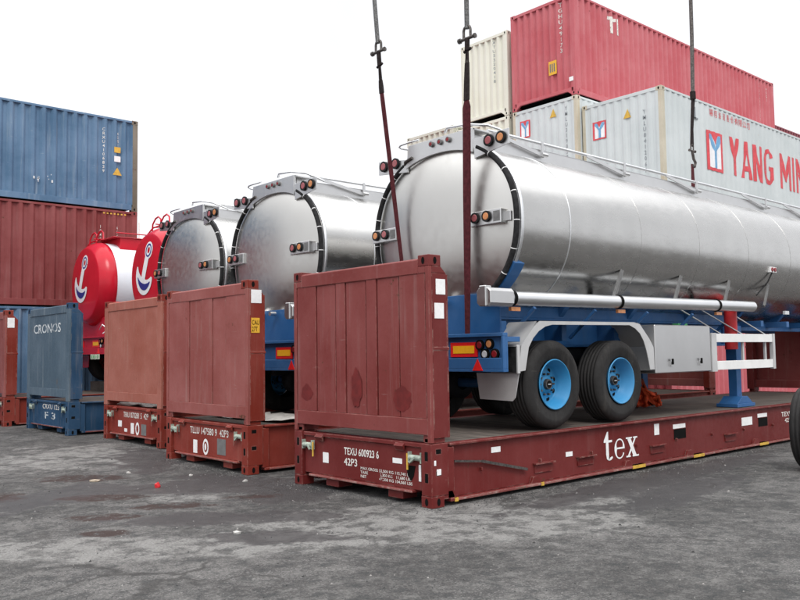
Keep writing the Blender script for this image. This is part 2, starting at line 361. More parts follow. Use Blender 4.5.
# ------------------------------------------------------------------ ground
def asphalt():
    m, N, L, P = newmat('worn_asphalt')
    t = N.new('ShaderNodeTexCoord'); v = t.outputs['Object']
    big = noise(N, L, v, .55, 6, .6); mid = noise(N, L, v, 2.2, 10, .72); fine = noise(N, L, v, 52, 6, .75); grit = noise(N, L, v, 130, 2, .6)
    c = mixc(N, L, rng(N, L, mid, .32, .68), (.042, .042, .042, 1), (.114, .112, .108, 1))
    v1 = N.new('ShaderNodeTexVoronoi'); v1.inputs['Scale'].default_value = 85; L.new(v, v1.inputs['Vector'])
    sx = N.new('ShaderNodeSeparateXYZ'); L.new(v1.outputs['Color'], sx.inputs[0])
    c = mixc(N, L, rng(N, L, sx.outputs[0], .62, 1.0, 0, .75), c, (.21, .205, .20, 1))
    c = mixc(N, L, rng(N, L, sx.outputs[1], .6, 1.0, 0, .8), c, (.022, .022, .023, 1))
    c = mixc(N, L, rng(N, L, fine, .52, .64, 0, .7), c, (.20, .187, .18, 1))
    c = mixc(N, L, rng(N, L, fine, .47, .36, 0, .85), c, (.022, .026, .027, 1))
    c = mixc(N, L, rng(N, L, grit, .56, .68, 0, .7), c, (.25, .215, .21, 1))
    def blob(cx, cy, rx, ry, rot, ns=1.2, amp=.9):
        mp = N.new('ShaderNodeMapping'); mp.vector_type = 'TEXTURE'; mp.inputs['Location'].default_value = (cx, cy, 0)
        mp.inputs['Rotation'].default_value = (0, 0, rot); mp.inputs['Scale'].default_value = (rx, ry, 1); L.new(v, mp.inputs[0])
        ln = N.new('ShaderNodeVectorMath'); ln.operation = 'LENGTH'; L.new(mp.outputs[0], ln.inputs[0])
        n = noise(N, L, v, ns*1.3, 12, .76)
        a = N.new('ShaderNodeMath'); a.operation = 'MULTIPLY_ADD'; a.inputs[1].default_value = amp*3.4; L.new(n, a.inputs[0]); L.new(ln.outputs['Value'], a.inputs[2])
        return rng(N, L, a.outputs[0], 1.0+amp*1.7+.16, 1.0+amp*1.7-.16)
    def mx(*a):
        o = a[0]
        for b in a[1:]:
            k = N.new('ShaderNodeMath'); k.operation = 'MAXIMUM'; L.new(o, k.inputs[0]); L.new(b, k.inputs[1]); o = k.outputs[0]
        return o
    pale = mx(blob(5.3, 5.75, 1.6, .85, -.6), blob(6.0, 5.0, 1.1, .5, -.6, 1.6, .8), blob(4.4, 5.7, .9, .35, -.6, 1.6, .7), blob(2.85, 6.75, 1.8, .42, -.72, 1.6, .6), blob(6.5, 4.95, .75, .3, -.6, 2, .8),
              blob(4.35, 8.62, .45, .2, -.7, 3, .6), blob(4.9, 13.2, 1.4, 1.3, .9, 1.0, 1.3), blob(1.5, 8.6, .8, .5, -.8, 2, .9), blob(7.3, 5.35, .5, .3, -.5, 2, .8),
              blob(12.5, 4.2, 2.2, .5, .2, 1, 1.3))
    n9 = noise(N, L, v, 6.5, 12, .8); n5_ = noise(N, L, v, 4.0, 12, .78)
    bm_ = rng(N, L, big, .36, .64, .62, 1.22); vm = N.new('ShaderNodeVectorMath'); vm.operation = 'SCALE'; L.new(c, vm.inputs[0]); L.new(bm_, vm.inputs['Scale']); c = vm.outputs[0]
    c = mixc(N, L, rng(N, L, n9,   .52, .58, 0, .7), c, (.027, .030, .031, 1))
    c = mixc(N, L, rng(N, L, n9, .47, .40, 0, .55), c, (.175, .172, .165, 1))
    pm = N.new('ShaderNodeMath'); pm.operation = 'MULTIPLY'; L.new(pale, pm.inputs[0]); L.new(rng(N, L, n5_, .56, .46, .12, 1.0), pm.inputs[1])
    c = mixc(N, L, N_mul(N, L, pm.outputs[0], .85), c, mixc(N, L, rng(N, L, fine, .34, .66), (.16, .157, .15, 1), (.33, .325, .315, 1)))
    c = mixc(N, L, rng(N, L, grit, .60, .70, 0, .4), c, (.04, .04, .04, 1))
    wet = mx(blob(5.6, 12.2, 1.5, .5, 1.2, 1.6, 1.0), blob(5.4, 8.9, .5, 1.2, .1, 1.8, 1.0), blob(9.5, 5.6, 3.0, .35, .05, 1.6, .9), blob(3.3, 9.75, 1.0, .45, .6, 2.2, 1.0), blob(4.9, 9.2, 1.6, .5, -.6, 1.6, 1.0), blob(4.2, 7.2, 1.2, .3, -.7, 2, 1.1), blob(4.0, 6.2, .6, .25, -.8, 3, .9),
             blob(8.5, 4.9, 1.4, .35, .1, 1.8, 1.0), blob(5.6, 8.0, .9, .5, .3, 2, 1.0))
    c = mixc(N, L, N_mul(N, L, wet, .75), c, (.034, .034, .036, 1))
    rust = mx(blob(4.15, 10.9, .55, .30, -.7, 3, .8), blob(3.75, 9.3, .5, .22, -.7, 3, .7), blob(3.02, 7.4, .24, .14, -.7, 5, .6), blob(2.75, 10.2, .4, .35, 0, 3, .8), blob(3.3, 8.15, .35, .16, -.6, 5, .9), blob(4.05, 8.25, .4, .18, -.6, 5, .9), blob(5.0, 8.1, .3, .12, -.6, 5, 1.0))
    rs = N.new('ShaderNodeMath'); rs.operation = 'MULTIPLY'; L.new(rust, rs.inputs[0]); L.new(rng(N, L, noise(N, L, v, 5.5, 12, .8), .41, .49), rs.inputs[1])
    c = mixc(N, L, N_mul(N, L, rs.outputs[0], .95), c, (.030, .013, .010, 1))
    vo = N.new('ShaderNodeTexVoronoi'); vo.feature = 'DISTANCE_TO_EDGE'; vo.inputs['Scale'].default_value = .42
    ws = N.new('ShaderNodeVectorMath'); ws.operation = 'MULTIPLY_ADD'
    nc = N.new('ShaderNodeTexNoise'); nc.inputs['Scale'].default_value = 1.4; nc.inputs['Detail'].default_value = 6; L.new(v, nc.inputs['Vector'])
    L.new(nc.outputs['Color'], ws.inputs[0]); ws.inputs[1].default_value = (1.6, 1.6, 0); L.new(v, ws.inputs[2]); L.new(ws.outputs[0], vo.inputs['Vector'])
    crack = rng(N, L, vo.outputs['Distance'], .0, .022, 1, 0)
    cb = N.new('ShaderNodeMath'); cb.operation = 'MULTIPLY'; L.new(crack, cb.inputs[0]); L.new(rng(N, L, big, .45, .6), cb.inputs[1])
    c = mixc(N, L, N_mul(N, L, cb.outputs[0], .75), c, (.022, .021, .02, 1))
    L.new(c, P.inputs['Base Color'])
    rr = rng(N, L, wet, 0, 1, .82, .5); L.new(rr, P.inputs['Roughness'])
    h = N.new('ShaderNodeMath'); h.operation = 'ADD'; L.new(fine, h.inputs[0]); L.new(grit, h.inputs[1])
    bump(N, L, h.outputs[0], P, .8, .016)
    return m
def N_mul(N, L, a, k):
    m = N.new('ShaderNodeMath'); m.operation = 'MULTIPLY'; m.inputs[1].default_value = k; L.new(a, m.inputs[0]); return m.outputs[0]
g = MB()
ys = [-600, -60, -10, 0, 10, 12, 14, 16, 18, 24, 60, 900]
xs = [-600, -30, 0, 15, 40, 100, 900]
vs = [(x, y, ground_z(y)) for y in ys for x in xs]
nx = len(xs)
g.add(vs, [(j*nx+i, j*nx+i+1, (j+1)*nx+i+1, (j+1)*nx+i) for j in range(len(ys)-1) for i in range(nx-1)])
tag(g.build('ground', asphalt()), kind='structure')

gr = MB()
def stone(x, y, s):
    z = ground_z(y); a = random.random()*6.28; dx, dy = math.cos(a)*s, math.sin(a)*s*.8; gr.mi = random.choice((0, 0, 2, 2, 2))
    gr.add([(x+dx, y+dy, z), (x-dy, y+dx, z), (x-dx, y-dy, z), (x+dy, y-dx, z), (x+s*.2, y, z+s*.8)], [(0,1,4),(1,2,4),(2,3,4),(3,0,4)])
for _ in range(2200):
    k = random.random(); e = abs(random.gauss(0, .16)); sz = random.uniform(.003, .012)
    if k < .5: stone(random.uniform(5.8, 15), 6.10-e, sz)
    else:
        v0 = random.choice((6.12, 9.58, 13.1, 16.4)); stone({6.12: 5.84, 9.58: 5.8, 13.1: 6.25, 16.4: 5.9}[v0]-e+.05, v0+random.uniform(-.1, 2.5), sz)
for _ in range(2600):
    x = random.uniform(1.5, 14); y = random.uniform(1.5, 13)
    if 5.8 < x and 6.1 < y < 8.6: continue
    s = random.uniform(.003, .011)*(1 if random.random() > .04 else 1.8); z = ground_z(y)
    a = random.random()*6.28; dx, dy = math.cos(a)*s, math.sin(a)*s*.8
    gr.mi = random.choice((0, 0, 2, 0, 2, 2, 0, 1))
    gr.add([(x+dx, y+dy, z), (x-dy, y+dx, z), (x-dx, y-dy, z), (x+dy, y-dx, z), (x+s*.2, y, z+s*.8)], [(0,1,4),(1,2,4),(2,3,4),(3,0,4)])
tag(gr.build('gravel', [plain('grey_grit', (.16, .155, .15, 1), .9), plain('pale_grit', (.26, .25, .24, 1), .9), plain('dark_grit', (.05, .05, .05, 1), .9)]),
    'loose grit and small stones scattered over the asphalt', 'gravel', kind='stuff')

# ------------------------------------------------------------------ flat racks
RL, RW, RH, RB = 12.19, 2.438, 2.591, .648
def casting(mb, x, y, z, sx, sy, hole=1):
    """corner casting: x,y,z = outer corner, sx/sy = +1/-1 direction into the rack; mats 0 body, hole = black discs painting the shade inside the openings"""
    lx, ly, lz = .178, .162, .118
    mb.mi = 0; mb.box(min(x, x+sx*lx), max(x, x+sx*lx), min(y, y+sy*ly), max(y, y+sy*ly), z, z+lz)
    mb.mi = hole
    mb.disc((x-sx*.002, y+sy*ly/2, z+lz*.5), (-sx, 0, 0), .024, 14, .038)
    mb.disc((x+sx*lx*.52, y-sy*.002, z+lz*.5), (0, -sy, 0), .024, 14, .038)
    mb.disc((x+sx*lx*.5, y+sy*ly*.5, z+lz+.002), (0, 0, 1), .05, 14, .03)
    mb.mi = 0

def flat_rack(loc, rz, label, paintm, face, panel, mats_end=None):
    t = empty('flat_rack', loc, rz, label, 'flat rack', 'flat racks parked side by side in the yard')
    P = paintm
    b = MB()
    # side rails: I-beams with web set back, ribs and feet
    for y0, s in ((0, 1), (RW, -1)):
        a = lambda p, q: (min(y0+s*p, y0+s*q), max(y0+s*p, y0+s*q))
        b.box(.27, RL-.27, *a(0, .11), .612, .640)
        b.box(.27, RL-.27, *a(.055, .085), .075, .612)
        b.box(.27, RL-.27, *a(.0, .12), .04, .075)
        for k in range(1, 24):
            x = .27+k*.5
            if k % 2: b.box(x-.006, x+.006, *a(.015, .055), .30, .34)
    # cross members and end beams
    for k in range(22):
        x = .5+k*.53; b.box(x, x+.06, .085, RW-.085, .44, .58)
    b.box(.045, .075, .162, RW-.162, .155, .60); b.box(.02, .16, .162, RW-.162, .60, .645); b.box(.0, .16, .30, RW-.30, .125, .155)
    b.box(RL-.075, RL-.045, .162, RW-.162, .155, .60); b.box(RL-.16, RL-.02, .162, RW-.162, .60, .645)
    for y in (.62, 1.74):
        b.box(.05, .26, y-.12, y+.12, .035, .125)
    wl = MB()
    for y0, s in ((0, 1), (RW, -1)):
        a = lambda p, q: (min(y0+s*p, y0+s*q), max(y0+s*p, y0+s*q))
        wl.box(.34, RL-.34, *a(-.003, .118), .043, .068)
    wl.box(-.003, .15, .302, RW-.302, .128, .150)
    wl.build('worn_flange', WORN, t, .004)
    b.build('base_frame', P, t, .006)
    for x, sx in ((0, 1), (RL, -1)):
        for y, sy in ((0, 1), (RW, -1)):
            c = MB(); casting(c, x, y, 0, sx, sy)
            a = lambda p, q, o, s: (min(o+s*p, o+s*q), max(o+s*p, o+s*q))
            c.mi = 0
            c.box(*a(.0, .24, x, sx), *a(.0, .155, y, sy), .118, .648)
            c.mi = 1
            for zz in (.30, .52):          # slots in the corner block, their inner shade painted as black blocks
                c.box(*a(-.002, .05, x, sx), *a(.05, .105, y, sy), zz-.05, zz+.05)
                c.box(*a(.06, .14, x, sx), *a(-.002, .05, y, sy), zz+.02, zz+.075)
            c.mi = 0
            if sx > 0: c.box(x+.24, x+.34, *a(.012, .13, y, sy), .075, .60)
            c.build('corner_post', [P, BLACK], t, .006)
    d = MB(); d.box(.163, RL-.163, .112, RW-.112, .585, .636)
    d.build('deck', DECK, t)
    # folding end walls at both ends
    for x, sx in ((0, 1), (RL, -1)):
        e = MB()
        X = lambda p, q: (min(x+sx*p, x+sx*q), max(x+sx*p, x+sx*q))
        for y0, s in ((0, 1), (RW, -1)):
            Y = lambda p, q: (min(y0+s*p, y0+s*q), max(y0+s*p, y0+s*q))
            casting(e, x, y0, RH-.118, sx, s, 1)
            e.mi = 2
            e.box(*X(.0, .045), *Y(.0, .15 if not panel else .055), .655, RH-.118); e.box(*X(.03, .06), *Y(.04, .15), .655, RH-.118)
            e.mi = 0
            e.box(*X(.045, .255), *Y(.0, .014), .70, RH-.19)
            e.prism([(x+sx*p, q) for p, q in ((.045, RH-.118), (.178, RH-.118), (.255, RH-.19), (.045, RH-.19))], Y(0, .016)[0], Y(0, .016)[1])
            e.box(*X(.045, .255), *Y(.10, .15), .655, RH-.20)
            e.box(*X(.255, .275), *Y(.0, .15), .70, RH-.20)
            e.box(*X(.05, .285), *Y(-.004, .014), 1.60, 1.635)
            e.box(*X(.03, .22), *Y(.02, .13), .649, .70)
        e.mi = 2
        e.box(*X(.02, .20), .14, RW-.14, RH-.165, RH-.03)
        e.prism([(x+sx*p, q) for p, q in ((.0, RH-.045), (.02, RH-.03), (.02, RH-.2), (.0, RH-.19))], .163, RW-.163)
        for ya, yb in ((.056, .163), (RW-.163, RW-.056)): e.box(*X(.002, .03), ya, yb, RH-.19, RH-.1185)
        e.box(*X(.006, .20), .055, RW-.055, .735, .90)
        e.build('end_wall', [P, BLACK, face], t, .005)
        q = MB()
        z0, z1 = .90, RH-.165
        if panel:      # alternating raised and recessed vertical panels
            cuts = [.058] + panel + [RW-.058]
            for i in range(len(cuts)-1):
                dp = .008 if i % 2 == 0 else .016
                q.box(*X(dp, .06), cuts[i]+.010, cuts[i+1]-.010, z0, z1)
            q.box(*X(.05, .09), .07, RW-.07, z0, z1)
        else:
            q.box(*X(.014, .09), .15, RW-.15, z0, z1)
        q.build('end_panel', face, t, .004)
    # hinge latches at the front end
    for y, s in ((.26, 1), (RW-.26, -1)):
        l = MB(); l.cyl((.022, y-.09, .49), (.022, y+.09, .49), .030, 12); l.box(.0, .05, y-.10, y-.085, .44, .55); l.box(.0, .05, y+.085, y+.10, .44, .55); l.bar((.0, y-.02, .50), (.0, y+s*.07, .44), .02, .03, (1, 0, 0))
        l.mi = 1; l.box(.002, .012, y+s*.115-.010, y+s*.115+.010, .36, .53)
        l.build('hinge_latch', [LATCH, YELLOW if panel and len(panel) > 4 else P], t)
    for y in (.50, RW-.50):
        l = MB(); l.prism([(.02, .63), (-.012, .60), (.02, .55)], y-.07, y+.07); l.build('locking_lug', P, t)
    return t
def sheet(name, parent, pts, mat, face, t=.004):
    """thin sticker on -x or -y face; pts (x,y,z) lower-left / upper-right"""
    (x0, y0, z0), (x1, y1, z1) = pts
    mb = MB()
    if face == '-x': mb.box(x0-t, x0+.001, min(y0, y1), max(y0, y1), z0, z1)
    else: mb.box(min(x0, x1), max(x0, x1), y0-t, y0+.001, z0, z1)
    return mb.build(name, mat, parent)

# the near rack, oxide red, with big letters on its side rail
U0, V0 = 5.845, 6.122
texp = [y-V0 for y in (6.60, 6.97, 7.16, 7.53, 7.72, 8.10)]
A = flat_rack((U0, V0, 0), 0, 'oxide red flat rack nearest the camera with large white letters on its side rail', TEXRED, TEXFACE, texp)
X0 = .045
text('lettering', 'TEXU 600923 6', LETTER, A, (X0, 7.62-V0, .425), '-x', .62, .085, .018, .004)
text('lettering', '42P3', LETTER, A, (X0, 7.62-V0, .305), '-x', .24, .085, .018, .004)
text('lettering', 'MAX.GROSS 52,500 KG 115,740 LBS\nTARE             5,300 KG   11,680 LBS\nNET              47,200 KG 104,060 LBS', LETTER, A, (X0, 7.32-V0, .19), '-x', .86, .125, .006, .004)
sheet('sticker', A, ((X0, 8.03-V0, .30), (X0, 7.92-V0, .42)), WHITE, '-x')
sheet('sticker', A, ((X0, 6.77-V0, .405), (X0, 6.62-V0, .46)), WHITE, '-x')
sheet('sticker', A, ((X0, 6.36-V0, .25), (X0, 6.325-V0, .42)), WHITE, '-x')
mb = MB(); mb.prism([(6.41-V0, .40), (6.55-V0, .40), (6.53-V0, .30), (6.48-V0, .24), (6.44-V0, .29)], X0-.006, X0-.001, 'x'); mb.build('sticker', BLACK, A)
for z0, z1, xa in ((2.18, 2.34, .10), (1.93, 2.09, .075)):
    sheet('sticker', A, ((xa, 0, z0), (xa+.135, 0, z1)), WHITE, '-y')
sheet('sticker', A, ((.07, 0, .33), (.13, 0, .39)), WHITE, '-y'); sheet('sticker', A, ((.035, 0, .43), (.06, 0, .48)), WHITE, '-y')
SY = .055
def side(name, u0, u1, z0, z1, mat, t=.004): return sheet(name, A, ((u0-U0, SY, z0), (u1-U0, SY, z1)), mat, '-y', t)
side('sticker', 6.80, 6.95, .475, .535, WHITE); side('sticker', 8.12, 8.25, .31, .365, WHITE); side('sticker', 10.08, 10.2, .42, .57, WHITE)
side('sticker', 12.58, 12.93, .375, .50, WHITE)
for u0 in (10.56, 13.12):
    side('sticker', u0, u0+.33, .47, .53, WHITE)
    side('forklift_pocket_shade', u0+.02, u0+.34, .325, .46, BLACK)  # flat black sheet: the dark inside of the pocket is painted on the web
text('lettering', 'TEXU 60', LETTER, A, (13.98-U0, SY, .43), '-y', .62, .08, .012, .003)
text('lettering', '42P3', LETTER, A, (14.1-U0, SY, .33), '-y', .3, .07, .012, .003)
for u in (7.5, 8.32, 9.95, 12.0, 14.6):       # lashing brackets under the flange, feet painted yellow
    mb = MB(); mb.box(u-U0, u-U0+.36, .0, .05, .28, .295); mb.box(u-U0+.02, u-U0+.34, .04, .055, .18, .28); mb.build('lashing_bracket', TEXRED, A)
for i, u in enumerate((6.17, 7.58, 9.45, 11.0, 13.05, 15.2)):
    mb = MB(); mb.box(u-U0, u-U0+(.05 if i < 2 else .30), -.004, .10, .036, .075); mb.build('rail_foot', YELLOW, A)
    mb = MB(); mb.prism([(u-U0-.16, .075), (u-U0+.02, .075), (u-U0-.02, .15), (u-U0-.12, .15)], .012, .05); mb.build('rail_gusset', TEXRED, A)
# serif "tex" drawn as outlines
def serif(parent):
    mb = MB(); y = SY-.004
    def poly(pts, ox, k=1.0):
        mb.add([(ox+a*k, y, z0+b*hh) for a, b in pts], [tuple(range(len(pts)))])
    z0 = .185; hh = .36; o = 8.90-U0
    poly([(.0, .70), (.075, 1.0), (.10, 1.0), (.10, .70)], o); poly([(.045, .70), (.10, .70), (.105, .16), (.045, .22)], o)
    poly([(.10, .70), (.18, .70), (.18, .62), (.10, .62)], o)
    poly([(.0, .70), (.045, .70), (.045, .63), (.0, .63)], o)
    poly([(.045, .22), (.105, .16), (.13, .09), (.10, -.01), (.06, .05)], o); poly([(.105, .16), (.13, .09), (.18, .13), (.19, .07), (.15, .0), (.10, -.01)], o)
    # e
    c = o+.345; n = 26
    for i in range(n):
        a0 = math.radians(8+ (332-8)*i/n); a1 = math.radians(8+(332-8)*(i+1)/n)
        f = lambda a, r1: (c+math.cos(a)*.115*r1[0], y, z0+hh*(.35+math.sin(a)*.36*r1[1]))
        wi = lambda a: (.50+.38*abs(math.sin(a)) if math.cos(a) < 0 else .55+.35*abs(math.sin(a)), .86)
        mb.add([f(a0, (1, 1)), f(a1, (1, 1)), f(a1, wi(a1)), f(a0, wi(a0))], [(0, 1, 2, 3)])
    mb.add([(c-.06, y, z0+hh*.40), (c+.113, y, z0+hh*.40), (c+.113, y, z0+hh*.34), (c-.06, y, z0+hh*.34)], [(0, 1, 2, 3)])
    # x
    ox = o+.49
    poly([(.03, .68), (.11, .68), (.245, .02), (.165, .02)], ox)
    yy = y; y = SY-.005
    mb.add([(ox+a, y, z0+b*hh) for a, b in [(.20, .68), (.235, .68), (.07, .02), (.03, .02)]], [(0, 1, 2, 3)])
    y = SY-.006
    for a, b, w_ in ((.0, .66, .14), (.165, .66, .10), (.0, .0, .10), (.145, .0, .14)):
        mb.add([(ox+a, y, z0+b*hh), (ox+a+w_, y, z0+b*hh), (ox+a+w_, y, z0+(b+.055)*hh), (ox+a, y, z0+(b+.055)*hh)], [(0, 1, 2, 3)])
    mb.disc((ox+.285, SY-.004, z0+.012), (0, -1, 0), .010, 8)
    return mb.build('lettering', WHITE, parent, fix=False)
serif(A)
mb = MB(); mb.bar((6.20-U0, .03, .445), (6.62-U0, .02, .405), .02, .022); mb.bar((6.62-U0, .02, .405), (7.36-U0, .02, .245), .02, .030)
bar = mb.build('steel_bar', DARKST); bar.location = (U0, V0, 0)
tag(bar, 'bent dark steel bar lying along the side rail of the nearest flat rack', 'bar')

for y, z, h, w_ in ((8.30-V0, 1.02, .20, .24), (7.34-V0, .97, .44, .20), (6.56-V0, .96, .27, .30)):
    mb = MB(); rnd = random.Random(int(y*100)); n = 30
    mb.add([(.0195 if False else .0065, y-math.cos(2*PI*k/n)*w_*.5*rnd.uniform(.86, 1.06)*(1-.12*math.sin(2*PI*k/n)+.10*math.sin(3*2*PI*k/n+y)), z+h*.5+math.sin(2*PI*k/n)*h*.5*(1+.08*math.sin(5*2*PI*k/n)*(math.sin(2*PI*k/n) > 0))*rnd.uniform(.9, 1.06)) for k in range(n)], [tuple(range(n))])
    mb.build('paint_patch', WETRED, A)
# second rack
B = flat_rack((5.795, 9.579, 0), -.0145, 'orange-red flat rack with a grooved end wall and a yellow sticker on its post', ORNG, TLFACE, [.60, .98, 1.33, 1.69])
text('lettering', 'TLLU 147580 9  42P3', LETTER, B, (X0, 1.72, .45), '-x', 1.14, .10, .01, .004)
sheet('sticker', B, ((X0, 1.62, .17), (X0, 1.50, .36)), WHITE, '-x')
mb = MB(); mb.disc((X0-.003, 1.24, .28), (-1, 0, 0), .085, 24, .115); mb.mi = 1; mb.disc((X0-.005, 1.24, .28), (-1, 0, 0), .055, 24, .075); mb.mi = 0; mb.disc((X0-.007, 1.24, .28), (-1, 0, 0), .028, 16, .05); mb.build('sticker', [WHITE, ORNG], B)
sheet('sticker', B, ((X0, .90, .20), (X0, .66, .42)), GREYP, '-x')
sheet('sticker', B, ((.06, 0, 2.28), (.22, 0, 2.46)), WHITE, '-y')
yl = sheet('sticker', B, ((.06, 0, 1.88), (.19, 0, 2.08)), STICKY, '-y'); yl['label'] = 'yellow sticker with dark writing'
text('lettering', 'CAU\n27T', BLACK, B, (.07, 0, 1.90), '-y', .11, .15, .0, .007)
# third rack
Crk = flat_rack((6.252, 13.09, .045), -.006, 'pale orange flat rack with a flat plain end wall beside the grooved one', ORNG, TRFACE, None)
text('lettering', 'TRIU 070281 5  42P', LETTER, Crk, (X0, 1.62, .45), '-x', 1.05, .10, .01, .004)
for y, z0, z1, w_, m_ in ((1.86, .27, .38, .16, WHITE), (1.58, .19, .25, .12, WHITE), (1.30, .17, .36, .13, WHITE), (.86, .17, .36, .2, GREYP)): sheet('sticker', Crk, ((X0, y, z0), (X0, y-w_, z1)), m_, '-x')
mb = MB(); mb.disc((X0-.003, 1.02, .27), (-1, 0, 0), .08, 20, .115); mb.mi = 1; mb.disc((X0-.005, 1.02, .27), (-1, 0, 0), .045, 20, .07); mb.build('sticker', [WHITE, ORNG], Crk)
# fourth rack, blue
D = flat_rack((5.90, 16.36, .075), .003, 'blue flat rack with white letters across its grey-blue end wall', CRBLUE, CRFACE, None)
text('lettering', 'CRONOS', FADEW, D, (.014, 2.06, 2.03), '-x', 1.58, .19, .012, .004)
text('lettering', 'CRXU 123', LETTER, D, (X0, 1.55, .47), '-x', .95, .10, .01, .004)
text('lettering', 'F 3', FADEW, D, (X0, 1.42, .27), '-x', .6, .14, .02, .004)
# fifth rack, mostly outside the frame
Erk = flat_rack((5.66, 19.6, .08), 0, 'brown-orange flat rack at the far left edge of the yard', ORNG, TLFACE, None)
sheet('sticker', Erk, ((.05, 0, 2.2), (.20, 0, 2.42)), WHITE, '-y')

# ------------------------------------------------------------------ shipping containers
def corr(mb, L0, L1, z0, z1, base, nrm, along, pitch=.278, depth=.06):
    """trapezoid corrugated sheet between L0 and L1; nrm +-1 outward on the other axis"""
    n = max(4, round((L1-L0)/pitch)); p = (L1-L0)/n
    pts = []
    for i in range(n):
        a = L0+i*p
        pts += [(a, 0), (a+p*.26, 0), (a+p*.5, 1), (a+p*.76, 1)]
    pts.append((L1, 0))
    vs = []
    for a, d in pts:
        for z in (z0, z1):
            o = base - nrm*(.004+depth*d)
            vs.append((a, o, z) if along == 'x' else (o, a, z))
    fs = [(2*i, 2*i+2, 2*i+3, 2*i+1) for i in range(len(pts)-1)]
    if (along == 'x') == (nrm > 0): fs = [tuple(reversed(f)) for f in fs]
    mb.add(vs, fs)
def container(loc, label, mat, Lx, W, H, group, post=None, rz=0, pitch=.278, cd=.06):
    t = empty('shipping_container', loc, rz, label, 'shipping container', group); t['wid'] = W
    f = MB()
    for y0, s in ((0, 1), (W, -1)):
        a = lambda p, q: (min(y0+s*p, y0+s*q), max(y0+s*p, y0+s*q))
        f.box(.17, Lx-.17, *a(.0, .06), H-.075, H-.015); f.box(.17, Lx-.17, *a(.0, .05), .03, .19)
    for x0, s in ((0, 1), (Lx, -1)):
        a = lambda p, q: (min(x0+s*p, x0+s*q), max(x0+s*p, x0+s*q))
        f.box(*a(.0, .06), .16, W-.16, H-.10, H-.012)
        f.prism([(.16, .03), (.30, .13), (W-.30, .13), (W-.16, .03), (W-.16, .22), (.16, .22)], *a(.0, .06), 'x')
    f.build('frame', mat, t, .004)
    for x0, sx in ((0, 1), (Lx, -1)):
        for y0, sy in ((0, 1), (W, -1)):
            c = MB()
            a = lambda p, q, o, s: (min(o+s*p, o+s*q), max(o+s*p, o+s*q))
            casting(c, x0-sx*.002, y0-sy*.002, 0, sx, sy); casting(c, x0-sx*.002, y0-sy*.002, H-.118, sx, sy)
            c.mi = 0; c.box(*a(.0, .15, x0, sx), *a(.0, .10, y0, sy), .118, H-.118)
            c.build('corner_post', [post or mat, BLACK], t, .004)
    for y0, s in ((0, -1), (W, 1)):
        q = MB(); corr(q, .15, Lx-.15, .19, H-.07, y0, s, 'x', pitch, cd); q.build('side_wall', mat, t, fix=False)
    for x0, s in ((0, -1), (Lx, 1)):
        q = MB(); corr(q, .10, W-.10, .22, H-.10, x0, s, 'y', .24, cd); q.build('end_wall', mat, t, fix=False)
    q = MB(); q.box(.06, Lx-.06, .06, W-.06, H-.045, H-.02)
    n = int((Lx-.6)/.3)
    for i in range(n): q.box(.3+i*.3, .42+i*.3, .10, W-.10, H-.02, H-.004)
    q.build('roof', mat, t)
    q = MB(); q.box(.06, Lx-.06, .05, W-.05, .14, .17); q.build('floor', BLACK, t)
    return t
LG = 'containers stacked behind the red tankers'
c1 = container((-2.22, 22.42, .09), 'blue ground-level container hidden behind the blue flat rack', STBLUE, 12.19, 2.438, 2.86, LG)
c2 = container((-2.22, 22.42, 2.955), 'brown-red container in the middle of the left stack', STRED, 12.19, 2.438, 2.76, LG)
c3 = container((-2.22, 22.42, 5.72), 'faded blue container on top of the left stack', STBLUE, 12.19, 2.438, 2.62, LG, POSTC)
# small markings near the right end of the two upper boxes
def colmark(c, x, ztop, n, mat, w_=.10, pitch=.12, body=None):
    drape(column_text('lettering', body, mat, c, x, .0, ztop, '-y', w_, pitch), .15, 12.04, .278, '-y')
colmark(c3, 11.2, 2.28, 0, LETTER, .10, .115, 'CRXU4106829')
colmark(c3, 11.62, 2.22, 0, LETTER, .08, .10, '45G1')
for z, m_ in ((1.62, YELLOW), (1.36, WHITE)): sheet('sticker', c3, ((11.5, -.003, z), (11.68, -.003, z+.16)), m_, '-y')
mb = MB(); mb.prism([(11.46, .98), (11.72, .98), (11.59, 1.2)], -.008, -.003); mb.build('sticker', YELLOW, c3)
mb = MB()
for k in range(8): 
    x = 9.3+random.random()*.6; z = .48+random.random()*.28; s = .015+random.random()*.03; mb.box(x, x+s, -.006, -.003, z, z+s*1.6)
mb.build('scuffed_sticker', FADEW, c3)
mb = MB()
for k in range(7): mb.box(11.2+k*.1, 11.25+k*.1, -.006, -.003, 2.62, 2.66)
mb.build('sticker', YELLOW, c2)
colmark(c2, 11.15, 2.3, 0, LETTER, .08, .11, '10482'); colmark(c2, 11.62, 2.3, 0, LETTER, .08, .11, '45G1')

RG = 'containers in the tall stacks on the right'
